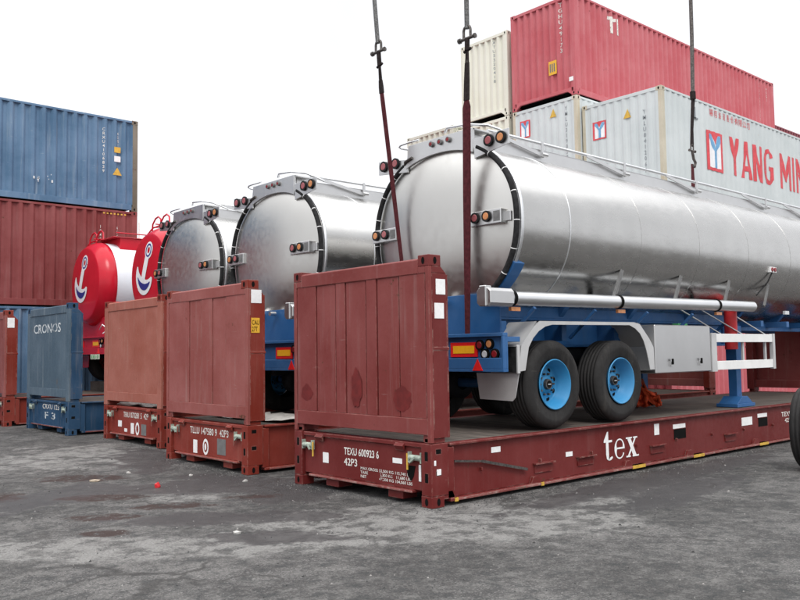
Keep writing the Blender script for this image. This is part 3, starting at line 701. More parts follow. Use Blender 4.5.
# column nearest the camera: grey-white box with the big red name
YX, YY = 18.82, 11.0
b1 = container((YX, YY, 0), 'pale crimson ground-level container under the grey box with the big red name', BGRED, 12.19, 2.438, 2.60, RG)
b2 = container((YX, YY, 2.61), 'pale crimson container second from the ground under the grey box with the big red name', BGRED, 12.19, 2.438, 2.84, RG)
YM = container((YX, YY, 5.46), 'pale grey container with a big red name and logo along its side', YMGREY, 12.19, 2.438, 2.88, RG, RUSTP, cd=.022)
def ymlogo(c, face, p0, w_, h):
    """red frame, white field, blue and red letter strokes"""
    def q(name, poly, mat, d):
        mb = MB()
        if face == '-y': mb.add([(p0[0]+a*w_, p0[1]-d, p0[2]+b*h) for a, b in poly], [tuple(range(len(poly)))])
        else: mb.add([(p0[0]-d, p0[1]-a*w_, p0[2]+b*h) for a, b in poly], [tuple(range(len(poly)))])
        drape(mb.build(name, mat, c, fix=False), *((.15, 12.04, .278) if face == '-y' else (.10, c['wid']-.10, .24)), face, .022)
    q('logo', [(0, 0), (1, 0), (1, 1), (0, 1)], YMRED, .003)
    q('logo', [(.13, .08), (.87, .08), (.87, .92), (.13, .92)], LOGOWH, .006)
    q('logo', [(.13, .92), (.30, .92), (.56, .52), (.56, .08), (.44, .08), (.44, .50), (.13, .80)], YMBLUE, .009)
    q('logo', [(.87, .92), (.70, .92), (.50, .55), (.56, .08), (.62, .08), (.62, .52), (.87, .78)], YMBLUE, .011)
    q('logo', [(.30, .92), (.70, .92), (.52, .66)], YMRED, .013)
ymlogo(YM, '-y', (21.08-YX, -.004, 6.47-5.46), .88, 1.10)
def bold_name(c, x, z, h):
    """bold condensed capitals built from slanted strokes, laid on the corrugated side"""
    mb = MB(); t = .165; lay = [0]; xs0 = x
    def q(pts):
        lay[0] += 1; d = .0015*(lay[0] % 4)
        mb.add([(xs0+(x+a-xs0)*1.10, -d, z+b*h) for a, b in pts], [tuple(range(len(pts)))])
    def arc(cx, cy, rx, ry, a0, a1, n=10):
        for k in range(n):
            a, b = math.radians(a0+(a1-a0)*k/n), math.radians(a0+(a1-a0)*(k+1)/n)
            P = lambda g, o: (cx+math.cos(g)*(rx-o*t), cy+math.sin(g)*(ry-o*t*.80/h))
            q([P(a, 0), P(b, 0), P(b, 1), P(a, 1)])
    for ch in 'YANG MING':
        if ch == ' ': x += .36; continue
        if ch == 'Y':
            w_ = .56; q([(0, 1), (t, 1), (w_/2+t*.5, .44), (w_/2-t*.5, .44)]); q([(w_, 1), (w_-t, 1), (w_/2-t*.5, .44), (w_/2+t*.5, .44)]); q([(w_/2-t/2, .46), (w_/2+t/2, .46), (w_/2+t/2, 0), (w_/2-t/2, 0)])
        if ch == 'A':
            w_ = .60; q([(0, 0), (t, 0), (w_/2+t*.42, 1), (w_/2-t*.42, 1)]); q([(w_, 0), (w_-t, 0), (w_/2-t*.42, 1), (w_/2+t*.42, 1)]); q([(.14, .20), (w_-.14, .20), (w_-.17, .34), (.17, .34)])
        if ch == 'N':
            w_ = .56; q([(0, 0), (t, 0), (t, 1), (0, 1)]); q([(w_, 0), (w_-t, 0), (w_-t, 1), (w_, 1)]); q([(0, 1), (t*1.1, 1), (w_, 0), (w_-t*1.1, 0)])
        if ch == 'M':
            w_ = .72; q([(0, 0), (t, 0), (t, 1), (0, 1)]); q([(w_, 0), (w_-t, 0), (w_-t, 1), (w_, 1)]); q([(0, 1), (t*1.05, 1), (w_/2+t*.4, .22), (w_/2-t*.4, .22)]); q([(w_, 1), (w_-t*1.05, 1), (w_/2-t*.4, .22), (w_/2+t*.4, .22)])
        if ch == 'I':
            w_ = .17; q([(0, 0), (t, 0), (t, 1), (0, 1)])
        if ch == 'G':
            w_ = .56; arc(.28, .68, .28, .32, 20, 180); arc(.28, .32, .28, .32, 180, 345); q([(0, .30), (t, .30), (t, .70), (0, .70)]); q([(w_-t, .16), (w_, .16), (w_, .50), (w_-t, .50)]); q([(.28, .40), (w_, .40), (w_, .52), (.28, .52)])
        x += w_+.075
    return drape(mb.build('lettering', YMRED, c, fix=False), .15, 12.04, .278, '-y', .022, .006)
bold_name(YM, 22.35-YX, 6.50-5.46, 1.10)
drape(text('lettering', '陽 明 海 運 股 份 有 限 公 司', YMRED, YM, (21.3-YX, .0, 8.0-5.46), '-y', 2.35, .20, .0, .0), .15, 12.04, .278, '-y', .022)
mb = MB(); mb.box(19.95-YX+.5, 19.95-YX+.56, -.008, -.003, 2.30, 2.62); mb.box(19.95-YX+.5, 19.95-YX+.68, -.008, -.003, 2.30, 2.34); mb.build('sticker', DKTEXT, YM)
ymlogo(YM, '-x', (-.004, 2.10, 1.85), .42, .50)
mb = MB(); mb.prism([(.90, 2.24), (1.13, 2.24), (1.00, 2.48)], -.008, -.003, 'x'); mb.build('sticker', YELLOW, YM)
drape(column_text('lettering', 'YMLU8412067', DKTEXT, YM, .0, .52, 2.36, '-x', .12, .15), .10, YM['wid']-.10, .24, '-x', .022)
# second column, with the crimson box on its top
RX, RY = 18.62, 13.47
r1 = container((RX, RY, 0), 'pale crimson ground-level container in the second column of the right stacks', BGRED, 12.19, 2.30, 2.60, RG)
r2 = container((RX, RY, 2.61), 'plum red container in the second column of the right stacks', BGDARK, 12.19, 2.30, 2.84, RG)
r3 = container((RX, RY, 5.46), 'grey-white container with a small end logo under the crimson box', YMGREY, 12.19, 2.30, 3.20, RG, RUSTP, cd=.022)
ymlogo(r3, '-x', (-.004, 2.02, 2.35), .36, .52)
mb = MB(); mb.prism([(.70, 2.74), (.93, 2.74), (.80, 2.98)], -.008, -.003, 'x'); mb.build('sticker', YELLOW, r3)
drape(column_text('lettering', 'YMLU3190574', DKTEXT, r3, .0, .36, 2.95, '-x', .12, .15), .10, r3['wid']-.10, .24, '-x', .022)
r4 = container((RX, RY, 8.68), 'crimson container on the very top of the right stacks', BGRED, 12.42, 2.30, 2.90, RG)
sheet('sticker', r4, ((-.004, .92, .74), (-.004, .64, 1.14)), STICKY, '-x')
mb = MB()
for a in range(3): mb.box(-.011, -.0085, .70+a*.07, .74+a*.07, .82, 1.06)
mb.build('sticker', GREYP, r4)
drape(column_text('lettering', 'TGHU49173', LETTER, r4, .0, .50, 2.75, '-x', .16, .16), .10, r4['wid']-.10, .24, '-x')
sheet('sticker', r4, ((-.004, .22, .40), (-.004, .08, .52)), WHITE, '-x')
drape(text('lettering', 'TI', LETTER, r4, (1.6, .0, 2.17), '-y', .6, .5, .03, .0), .15, 12.27, .278, '-y')
colmark(r4, 11.35, 2.6, 0, LETTER, .09, .13, 'TGHU491732'); colmark(r4, 11.8, 2.6, 0, LETTER, .09, .13, '45G1')
# third column, cream boxes
CX, CY = 18.68, 15.98
k0 = container((CX, CY, 0), 'plum red ground-level container below the cream boxes', BGDARK, 12.19, 2.2, 2.60, RG)
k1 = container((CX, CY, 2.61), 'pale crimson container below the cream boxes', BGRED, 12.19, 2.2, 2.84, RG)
k2 = container((CX, CY, 5.46), 'cream container under the upper cream box', CREAM, 12.19, 2.2, 3.20, RG)
k3 = container((CX, CY, 8.68), 'cream container on top of its column beside the crimson box', CREAM, 12.19, 1.93, 2.60, RG)
drape(column_text('lettering', 'KXTU5520418', DKTEXT, k3, .0, .55, 2.55, '-x', .10, .13), .10, k3['wid']-.10, .24, '-x')
j0 = container((CX-.1, CY+2.22, 0), 'plum red ground-level container in the hindmost column of the right stacks', BGDARK, 12.19, 2.2, 2.60, RG)
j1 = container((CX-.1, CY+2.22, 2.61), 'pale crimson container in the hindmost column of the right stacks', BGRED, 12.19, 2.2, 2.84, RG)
j2 = container((CX-.1, CY+2.22, 5.46), 'cream container on the hindmost and lowest column of the right stacks', CREAM2, 12.19, 2.2, 3.38, RG)
FG = 'containers in the second row of stacks at the right edge'
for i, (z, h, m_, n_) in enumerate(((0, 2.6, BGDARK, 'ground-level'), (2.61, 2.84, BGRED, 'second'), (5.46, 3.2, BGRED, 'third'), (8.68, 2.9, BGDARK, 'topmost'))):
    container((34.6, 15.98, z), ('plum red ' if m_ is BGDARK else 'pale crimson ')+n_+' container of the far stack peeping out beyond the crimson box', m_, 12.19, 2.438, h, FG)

# ------------------------------------------------------------------ tank semitrailers
TA, TBb, TZ = 1.235, 1.055, 2.472          # half width, half height, centre height above the deck
EXP = 2.15; RR = 1.07
def sel(k, a=TA, b=TBb):
    c, s = math.cos(k), math.sin(k)
    return a*math.copysign(abs(c)**(2/EXP), c), b*math.copysign(abs(s)**(2/EXP), s)
def loft(mb, secs, n=96, cap=False, red=False):
    vs = []; 
    for x, k in secs:
        for i in range(n):
            y, z = (RR*math.cos(2*PI*i/n), RR*math.sin(2*PI*i/n)) if red else sel(2*PI*i/n); vs.append((x, y*k, TZ+z*k))
    fs = [(j*n+i, (j+1)*n+i, (j+1)*n+(i+1) % n, j*n+(i+1) % n) for j in range(len(secs)-1) for i in range(n)]
    mb.smooth = True; mb.add(vs, fs)
    if cap: mb.add(vs[:n], [tuple(range(n))])
    mb.smooth = False
def ringtube(x, r, k, a0=0, a1=360, n=72, off=0.):
    pts = []
    full = abs(a1-a0) >= 360
    for i in range(n+(0 if full else 1)):
        t = math.radians(a0+(a1-a0)*i/n); y, z = sel(t); pts.append((x, y*(k), TZ+z*(k)))
    mb = MB(); mb.tube(pts, r, 10, full); return mb
def lens(mb, x, y, z, r, mi_rim, mi):
    mb.mi = mi_rim; mb.cyl((x, y, z), (x-.03, y, z), r*1.18, 20)
    mb.mi = mi; mb.cyl((x-.024, y, z), (x-.034, y, z), r*.92, 20, r*.7)
def wheel(parent, x, y, s, z=.53, R=.53, w_=.36, rimm=None, lab=None):
    """s = -1 outer face toward -y"""
    T = MB()
    h = w_/2
    pr = [(.30, -h*.86), (.335, -h*.97), (.42, -h*1.02), (.435, -h*1.035), (.45, -h*1.01), (.48, -h*.98), (.512, -h*.86), (R, -h*.70)]
    for k in range(5):
        a = -h*.7+h*1.4*(k+.5)/5
        pr += [(R, a-h*.06), (R-.010, a-h*.045), (R-.010, a+h*.045), (R, a+h*.06)] if 0 < k < 4 or True else []
    pr += [(R, h*.70), (.512, h*.86), (.48, h*.98), (.42, h*1.02), (.335, h*.97), (.30, h*.86)]
    T.lathe(pr, 64, (x, y, z))
    for i in range(0):
        a = 2*PI*i/72
        for sgn in (-1, 1):
            p = Vector((x+math.cos(a)*(R-.010), y+sgn*h*.80, z+math.sin(a)*(R-.010)))
            t = Vector((-math.sin(a), 0, math.cos(a)))
            rr = Vector((math.cos(a), 0, math.sin(a)))
            T.bar(p-Vector((0, h*.14, 0)), p+Vector((0, h*.14, 0)), .026, .022, rr)
    o = T.build('wheel', TYRE, parent)
    r = MB(); f = y+s*h
    r.lathe([(.304, f+s*.0), (.298, f+s*.010), (.288, f+s*.006), (.280, f-s*.02), (.262, f-s*.035), (.256, f-s*.09), (.236, f-s*.105), (.230, f-s*.155), (.21, f-s*.17), (.15, f-s*.15), (.11, f-s*.145), (.105, f-s*.13), (.0, f-s*.13)], 48, (x, 0, z))
    r.mi = 1
    for k in range(8):
        a = 2*PI*k/8+.3; r.disc((x+math.cos(a)*.182, f-s*.158, z+math.sin(a)*.182), (0, s, 0), .030, 14)
    r.build('rim', [rimm or RIMBLUE, BLACK], o)
    hb = MB(); hb.cyl((x, f-s*.13, z), (x, f-s*.090, z), .066, 20, .06)
    for k in range(10):
        a = 2*PI*k/10; hb.cyl((x+math.cos(a)*.128, f-s*.15, z+math.sin(a)*.128), (x+math.cos(a)*.128, f-s*.115, z+math.sin(a)*.128), .013, 6)
    hb.mi = 1; hb.disc((x, f-s*.088, z), (0, s, 0), .045, 16); hb.mi = 2; hb.box(x-.028, x+.028, min(f-s*.087, f-s*.084), max(f-s*.087, f-s*.084), z-.007, z+.007)
    hb.build('hub', [DARKST, BLACK, GALV], o)
    return o
XL = 10.2
def running_gear(t, frame, rimm, mudm):
    """chassis, wheels, fenders, guards, legs: shared by all trailers"""
    c = MB()
    G = 6.15
    for y in (-.45, .45):
        c.box(-.05, G, y-.07, y+.07, 1.33, 1.36); c.box(-.05, G, y-.07, y+.07, .98, 1.01); c.box(-.05, G, y-.012, y+.012, 1.01, 1.33)
        c.prism([(G, .98), (G, 1.36), (G+.5, 1.36), (G+.5, 1.24)], y-.06, y+.06); c.box(G+.5, XL-.1, y-.07, y+.07, 1.24, 1.37)
    for k in range(5): c.box(.2+k*1.18, .3+k*1.18, -.75, .75, 1.06, 1.30)
    for k in range(4): c.box(6.7+k*1.0, 6.8+k*1.0, -.9, .9, 1.30, 1.40)
    for k in range(7): c.prism([(-.50, 1.36), (.50, 1.36), (.80, 1.70), (-.80, 1.70)], .0+k*1.62, .10+k*1.62, 'x')
    c.box(-.05, G, -.52, -.49, 1.36, 1.5); c.box(-.05, G, .49, .52, 1.36, 1.5)
    c.box(-.08, -.05, -.98, .98, 1.10, 1.62)
    for s in (-1, 1):       # saddle gussets hugging the tank beside the rear ring
        pts = []
        for k in range(7):
            a = math.radians(-90+s*(38+26*k/6)) if s > 0 else math.radians(-90-(38+26*k/6))
            y, z = sel(a, TA*1.0, TBb*1.0); pts.append((y, TZ+z))
        out = [(p[0]*1.05, p[1]-.03) for p in reversed(pts)]
        c.prism(pts+out, -.02, .16, 'x')
    for k in range(5):
        x = .6+k*1.25
        for s in (-1, 1): c.bar((x, s*.52, 1.10), (x, s*.95, 1.46), .04, .04)
    for x in (.71, 2.10): c.cyl((x, -.95, .53), (x, .95, .53), .065, 14)
    c.build('chassis', frame, t, .004)
    u = MB()
    for x in (.71, 2.10):
        for y in (-.5, .5): u.box(x-.45, x+.35, y-.05, y+.05, .60, .72); u.cyl((x+.3, y, .66), (x+.3, y, .98), .12, 16)
    u.box(2.9, 4.3, -.5, .5, .62, .98); u.cyl((4.8, -.35, .85), (5.9, -.35, .85), .16, 18); u.box(.1, 2.8, -.40, .40, .72, .98)
    for x in (.71, 2.10): u.lathe([(.1, -.62), (.21, -.62), (.21, -.40), (.1, -.40)], 24, (x, 0, .53)); u.lathe([(.1, .62), (.21, .62), (.21, .40), (.1, .40)], 24, (x, 0, .53))
    u.build('suspension', plain('underbody_grime', (.018, .02, .026, 1), .7), t)
    for x in (.71, 2.10):
        wheel(t, x, -1.14+.18, -1, rimm=rimm); wheel(t, x, 1.14-.18, 1, rimm=rimm)
    for x in (.71, 2.10):
        for y in (-.30, .30):
            q = MB(); q.tube([(x-.35, y, 1.0), (x-.30, y*1.2, .84), (x-.15, y*1.35, .74), (x-.02, y*1.2, .66), (x, y*1.1, .60)], .016, 8); q.build('air_hose', RUBBER, t)
    for s in (-1, 1):
        fd = MB()
        top = [(.02, .70), (.06, .99), (.37, 1.285), (2.51, 1.30), (2.86, .99), (2.87, .66)]
        inn = [(.13, .71), (.20, .98), (.32, 1.13), (.48, 1.215), (.62, 1.245), (2.30, 1.26), (2.50, 1.19), (2.62, 1.05), (2.70, .88), (2.76, .66)]
        ya = s*1.17; yb = s*.72
        # outer lip
        lip = top + list(reversed(inn)); n = len(lip)
        o1 = [(a, ya, b) for a, b in lip]; o2 = [(a, ya-s*.012, b) for a, b in lip]
        # triangulate lip by bridging
        m_ = 24
        def resample(pl):
            d = [0]
            for i in range(len(pl)-1): d.append(d[-1]+math.dist(pl[i], pl[i+1]))
            out = []
            for k in range(m_+1):
                q = d[-1]*k/m_; i = max(j for j in range(len(d)) if d[j] <= q+1e-9); i = min(i, len(pl)-2)
                f = (q-d[i])/(d[i+1]-d[i]); out.append((pl[i][0]*(1-f)+pl[i+1][0]*f, pl[i][1]*(1-f)+pl[i+1][1]*f))
            return out
        T_, I_ = resample(top), resample(inn)
        vs = [(a, ya, b) for a, b in T_]+[(a, ya, b) for a, b in I_]+[(a, ya-s*.012, b) for a, b in T_]+[(a, ya-s*.012, b) for a, b in I_]
        k = m_+1
        fs = []
        for i in range(m_):
            fs += [(i, i+1, k+i+1, k+i), (2*k+i, 3*k+i, 3*k+i+1, 2*k+i+1), (k+i, k+i+1, 3*k+i+1, 3*k+i), (i, 2*k+i, 2*k+i+1, i+1)]
        fd.add(vs, fs)
        # skin across the wheel
        vs = [(a, ya-s*.012, b-.002) for a, b in top]+[(a, yb, b-.002) for a, b in top]+[(a+(.012 if j < 3 else -.012 if j > 3 else 0), ya-s*.012, b-.016) for j, (a, b) in enumerate(top)]+[(a+(.012 if j < 3 else -.012 if j > 3 else 0), yb, b-.016) for j, (a, b) in enumerate(top)]
        n = len(top); fs = []
        for i in range(n-1): fs += [(i, i+1, n+i+1, n+i), (2*n+i, 3*n+i, 3*n+i+1, 2*n+i+1)]
        fd.add(vs, fs)
        f_o = fd.build('fender', ALUM, t)
        mf = MB(); mf.box(-.012, .005, min(s*1.165, s*.90), max(s*1.165, s*.90), .69, .985); mf.build('mud_panel', RUBBER, t)
        mf = MB(); mf.box(-.016, .03, min(s*1.178, s*1.160), max(s*1.178, s*1.160), .68, .99); mf.box(-.016, .03, min(s*1.17, s*.88), max(s*1.17, s*.88), .985, 1.01); mf.build('mud_panel_frame', ALUM, t)
        fl = MB(); x0 = .05
        fl.prism([(s*1.165, .68), (s*.50, .68), (s*.55, .37), (s*1.06, .36), (s*1.10, .40)], x0-.03, x0-.02, 'x'); fl.build('mudflap', mudm, t)
    for s in (-1, 1):
        L_ = MB(); x = 5.77; y = s*.86
        L_.box(x-.08, x+.08, y-.07, y+.07, .10, 1.30); L_.box(x-.10, x+.10, y-.09, y+.09, .62, 1.30)
        L_.prism([(x-.26, .05), (x+.26, .05), (x+.09, .16), (x-.09, .16)], y-.16, y+.16); L_.box(x-.30, x+.30, y-.18, y+.18, -.005, .05)
        L_.build('landing_leg', frame, t, .004)
    return t
def rear_bumper(t, frame, full=True):
    b = MB()
    x0, x1 = -.25, -.165
    b.box(x1-.004, .06, -1.16, -.55, 1.04, 1.10); b.box(x1-.004, .06, .55, 1.16, 1.04, 1.10)
    b.box(x1-.004, -.05, -.6, -.4, .75, 1.1); b.box(x1-.004, -.05, .4, .6, .75, 1.1)
    b.box(x0, x1, -1.17, 1.17, 1.105, 1.145); b.box(x0, x1, -1.17, 1.17, .70, .735); b.box(x1-.03, x1, -1.17, 1.17, .735, 1.105)
    b.box(x0, x1-.03, -1.17, -1.14, .735, 1.105); b.box(x0, x1-.03, 1.14, 1.17, .735, 1.105)
    b.box(x0, x0+.03, -1.14, 1.14, .735, .86)
    
    o = b.build('bumper', frame, t, .004)
    for s in (-1, 1):
        r = MB(); r.mi = 0; y0, y1 = sorted((s*.30, s*.735)); r.box(x1-.046, x1-.031, y0, y1, .875, 1.045)
        r.mi = 1; r.box(x1-.050, x1-.046, y0+.045, y1-.045, .915, 1.005); r.build('reflector_plate', [REFLR, REFLY], o)
        l = MB()
        for dy, z, mi in ((.78, 1.01, 1), (.93, 1.02, 2), (.86, .905, 3), (1.01, .905, 1)): lens(l, x1-.03, s*dy, z, .052, 0, mi)
        l.build('tail_lamp', [BLACK, REDLENS, ORANGE, WLENS], o)
        q = MB(); q.prism([(s*.70, .715), (s*.86, .715), (s*.78, .85)], x0-.012, x0-.002, 'x'); q.build('triangle_reflector', REFLR, o)
    q = MB(); q.cyl((-.07, .25, 1.58), (-.16, .25, 1.58), .05, 14); q.cyl((-.12, -.15, 1.56), (-.22, -.15, 1.56), .035, 12); q.build('rear_valve', GALV, t)
    return o
def silver_tanker(loc, label):
    t = empty('tank_semitrailer', loc, 0, label, 'tank trailer', 'stainless tank trailers loaded on the flat racks')
    b = MB()
    k = 24
    loft(b, [(.0+ (XL*i/k), 1) for i in range(k+1)], 128); 
    loft(b, [(XL, 1), (XL+.06, .97), (XL+.12, .85), (XL+.17, .6), (XL+.2, .3), (XL+.21, .02)], 128)
    body = b.build('tank_body', STEEL, t)
    e = MB(); secs = []
    for r in (.02, .12, .25, .4, .55, .7, .8, .88, .94, .975, 1.0): secs.append((-.17*(1-r**2.6), r))
    loft(e, secs, 128, True); e.build('tank_end', DOME, t)
    h = MB()
    for x, r in ((.02, .022), (.10, .012)):
        pass
    ringtube(.035, .028, 1.012).build('end_flange', GALV, t)
    ringtube(.97, .009, 1.002).build('weld_seam', GALV, t)
    for x in (2.55, 4.1, 5.65, 7.2, 8.8): ringtube(x, .004, 1.0005).build('weld_seam', STEEL, t)
    # black cable conduit round the end, in two halves, with pale ties
    for a0, a1 in ((60, -52), (120, 228)):
        cb = ringtube(-.045, .034, 1.005, a0, a1, 48)
        co = cb.build('cable_conduit', RUBBER, t)
        for i in range(6):
            a = math.radians(a0+(a1-a0)*(i+.7)/6.5); y, z = sel(a); y2, z2 = sel(a+.01)
            d = Vector((0, y2-y, z2-z)).normalized(); c_ = Vector((-.045, y*1.005, TZ+z*1.005))
            q = MB(); q.cyl(c_-d*.005, c_+d*.005, .037, 12); q.build('cable_tie', WHITE, co)
    q = MB(); q.tube([(-.05, sel(math.radians(60))[0]*1.0, TZ+sel(math.radians(60))[1]*1.0), (-.09, .60, TZ+.965), (-.09, .47, TZ+1.0)], .018, 8); q.build('cable_end', DARKST, t)
    # lamp board over the end
    n = 14; zt = 3.645
    pts = []
    for i in range(n+1):
        y = -.60+1.20*i/n
        zz = TBb*(1-(abs(y)/TA)**EXP)**(1/EXP); pts.append((y, TZ+zz*.925))
    lb = MB(); lb.prism(pts+[(.55, zt), (-.60, zt)], -.075, -.035, 'x')
    lb.prism([(-.60, zt), (.55, zt), (.55, zt-.02), (-.60, zt-.02)], -.055, .25, 'x')
    bo = lb.build('lamp_board', ALU, t, .002)
    for y in (.10, -.05, -.20):
        q = MB(); lens(q, -.075, y, 3.575, .030, 0, 1); q.build('marker_lamp', [GREYP, REDLENS], bo)
    for s in (-1, 1):
        wq = MB()
        y0, y1 = (.57, 1.16) if s > 0 else (-.62, -1.17)
        wq.prism([(y0, 3.50), (y1, 3.52), (y1, 3.34), (y0, 3.26)], -.07, -.052, 'x') if s < 0 else wq.prism([(y0, 3.47), (y1, 3.54), (y1, 3.36), (y0, 3.30)], -.07, -.052, 'x')
        wo = wq.build('lamp_wing', ALU, t, .002)
        for j, dy in enumerate((.87, 1.06) if s < 0 else (.80, 1.04)):
            q = MB(); lens(q, -.07, s*dy, 3.43 if s < 0 else 3.455, .061, 0, 1); q.build('lamp', [RUBBER, PINKLENS if (j == 0 or s > 0) else ORANGE], wo)
    for s in (-1, 1):      # lamp boxes beside the end
        q = MB(); yc = -.86 if s < 0 else .965
        z = 2.50
        q.box(-.16, -.05, yc-.24, yc+.24, z-.085, z+.085); q.box(-.06, .0, yc-.30 if s < 0 else yc+.2, yc-.2 if s < 0 else yc+.30, z-.06, z+.06)
        bx = q.build('lamp_box', ALU, t, .006)
        for dy, m_ in (((.15, PINKLENS), (-.03, ORANGE)) if s < 0 else ((.15, ORANGE), (-.03, PINKLENS))):
            q = MB(); lens(q, -.16, yc+dy, z+.01, .055, 0, 1); q.build('lamp', [RUBBER, m_], bx)
        q = MB(); q.box(-.163, -.159, yc-.225, yc-.125, z-.06, z+.06); q.disc((-.165, yc-.17, z), (-1, 0, 0), .03, 12); q.build('lamp_plate', [GREYP], bx)
    # handrails looping round the top
    q = MB(); q.tube([(-.0, .43, 3.715), (-.03, .62, 3.705), (-.03, .75, 3.70), (-.02, .79, 3.685), (0, .76, 3.66), (.0, .55, 3.60)], .014, 8); q.build('grab_rail', GALV, t)
    q = MB(); q.tube([(.0, -.06, 3.70), (0, -.08, 3.735), (-.03, -.13, 3.745), (-.02, -.45, 3.725), (.05, -.75, 3.66), (.12, -.86, 3.60), (.3, -.86, 3.55)], .016, 8); q.build('grab_rail', GALV, t)
    # coaming and folded side rails on the top
    for s in (-1, 1):
        q = MB(); y = s*.50
        zz = TZ+TBb*(1-(.52/TA)**EXP)**(1/EXP)-.03
        q.box(.05, XL-.1, min(y-s*.012, y), max(y-s*.012, y), zz, zz+.19); q.box(.05, XL-.1, min(y-s*.09, y), max(y-s*.09, y), zz+.18, zz+.192); q.build('coaming', ALU, t)
        q = MB(); q.tube([(.3, s*.51, 3.69), (XL-.2, s*.51, 3.69)], .021, 10); ro = q.build('handrail', GALV, t)
        for x in (1.35, 3.28, 5.38, 7.9, 9.6):
            q = MB(); q.bar((x, s*.53, 3.71), (x, s*.53, 3.50), .045, .02, (0, 1, 0)); q.bar((x-.95, s*.54, 3.67), (x-.02, s*.55, 3.52), .014, .045); q.cyl((x-.05, s*.56, 3.53), (x+.06, s*.56, 3.53), .028, 8); q.build('rail_hinge', ALU, ro)
    q = MB(); q.box(.1, XL-.2, -.48, .48, 3.535, 3.55)
    for k in range(4): q.cyl((1.8+2.2*k, 0, 3.53), (1.8+2.2*k, 0, 3.66), .28, 20)
    q.build('walkway', ALU, t)
    # hose tube along both sides
    for s in (-1, 1):
        y = s*1.19
        q = MB(); q.cyl((-.20, y, 1.535), (5.78, y, 1.60), .083, 24); hp = q.build('hose_tube', GALV, t)
        q = MB(); q.prism([(y-.105, 1.47), (y-.07, 1.435), (y+.07, 1.435), (y+.105, 1.47), (y+.105, 1.60), (y+.07, 1.635), (y-.07, 1.635), (y-.105, 1.60)], -.58, -.18, 'x')
        q.box(-.60, -.50, y-.05, y+.05, 1.43, 1.66); q.build('tube_end_box', ALU, hp, .008)
        for x in (-.12, 2.0, 4.6):
            q = MB(); z = 1.535+.0109*(x+.2); q.cyl((x-.02, y, z), (x+.02, y, z), .094, 20); q.bar((x, y, z), (x, y+(-s)*.4, z+.02), .05, .06); q.build('tube_clamp', BLACK, hp)
            q = MB(); q.box(x-.02, x+.14, y-.02, y+.02, z-.145, z-.10); q.build('side_marker', ORANGE, hp)
        for x in (1.9, 3.4, 4.85, 6.2):
            q = MB(); q.bar((x, s*1.19, 1.62), (x+.30, s*1.135, 1.99), .02, .045); q.bar((x+.09, s*1.17, 1.64), (x+.33, s*1.135, 1.99), .02, .02); q.build('tank_strut', GREYP, t)
    q = MB(); q.box(6.95, 7.10, -1.21, -1.17, 1.50, 1.56); q.build('side_marker', WLENS, t)
    q = MB(); q.box(6.38, 6.60, -1.245, -1.20, 2.19, 2.28); q.mi = 1; q.cyl((6.44, -1.245, 2.235), (6.44, -1.26, 2.235), .035, 12); q.cyl((6.54, -1.245, 2.235), (6.54, -1.26, 2.235), .035, 12)
    q.build('side_lamp', [WHITE, REDLENS], t)
    q = MB(); q.tube([(6.47, -1.23, 2.19), (6.35, -1.20, 2.02), (6.1, -1.12, 1.80)], .012, 6); q.build('lamp_cable', RUBBER, t)
    running_gear(t, CHBLUE, RIMBLUE, ALUM)
    rear_bumper(t, CHBLUE)
    # toolbox and side guard, one per side
    for s in (-1, 1):
        q = MB(); q.box(2.90, 4.43, min(s*1.17, s*.62), max(s*1.17, s*.62), .60, 1.275); tb = q.build('toolbox', ALU, t, .012)
        for x in (3.25, 4.05):
            l = MB(); l.box(x, x+.09, min(s*1.17, s*1.195), max(s*1.17, s*1.195), .70, .76); l.mi = 1; l.box(x+.02, x+.07, min(s*1.195, s*1.203), max(s*1.195, s*1.203), .72, .80); l.build('toolbox_latch', [ALU, BLACK], tb)
        q = MB(); yy = sorted((s*1.17, s*1.13))
        q.box(4.52, 6.50, *yy, 1.03, 1.16); q.box(4.52, 6.50, *yy, .61, .745)
        gd = q.build('side_guard', WHPAINT, t, .004)
        for x0, x1 in ((4.45, 4.60), (6.50, 6.575)):
            q = MB(); q.box(x0, x1, min(s*1.18, s*1.12), max(s*1.18, s*1.12), .59, 1.17); q.build('guard_post', ALUM, gd)
        for x in (5.55, 6.33):
            q = MB(); q.box(x, x+.05, min(s*1.12, s*1.09), max(s*1.12, s*1.09), .61, 1.15); q.build('guard_post', ALUM, gd)
        for x, dx in ((4.9, -.7), (5.6, -.75), (6.4, -.7)):
            q = MB(); q.bar((x, s*1.11, 1.15), (x+dx, s*.8, 1.55), .025, .012); q.build('guard_stay', ALUM, gd)
    q = MB(); q.cyl((5.52, -.95, .92), (5.52, -.95, 1.58), .10, 20); q.cyl((5.52, -.95, 1.58), (5.52, -.95, 1.62), .10, 20, .06); q.build('extinguisher_case', REDPL, t)
    q = MB(); q.box(4.35, 4.62, -.70, -.60, 1.20, 1.33); q.build('green_valve_box', GREENP, t)
    return t
T1 = silver_tanker((7.3, 7.36, RB), 'stainless tank trailer with blue wheels on the nearest flat rack, hung with lifting slings')
T2 = copy_tree(T1); T2.location = (7.1, 10.87, RB); T2['label'] = 'stainless tank trailer behind the grooved orange-red end wall, second from the right'
T3 = copy_tree(T1); T3.location = (7.32, 14.1, RB+.05); T3['label'] = 'stainless tank trailer behind the flat pale orange end wall, next to the red tank'

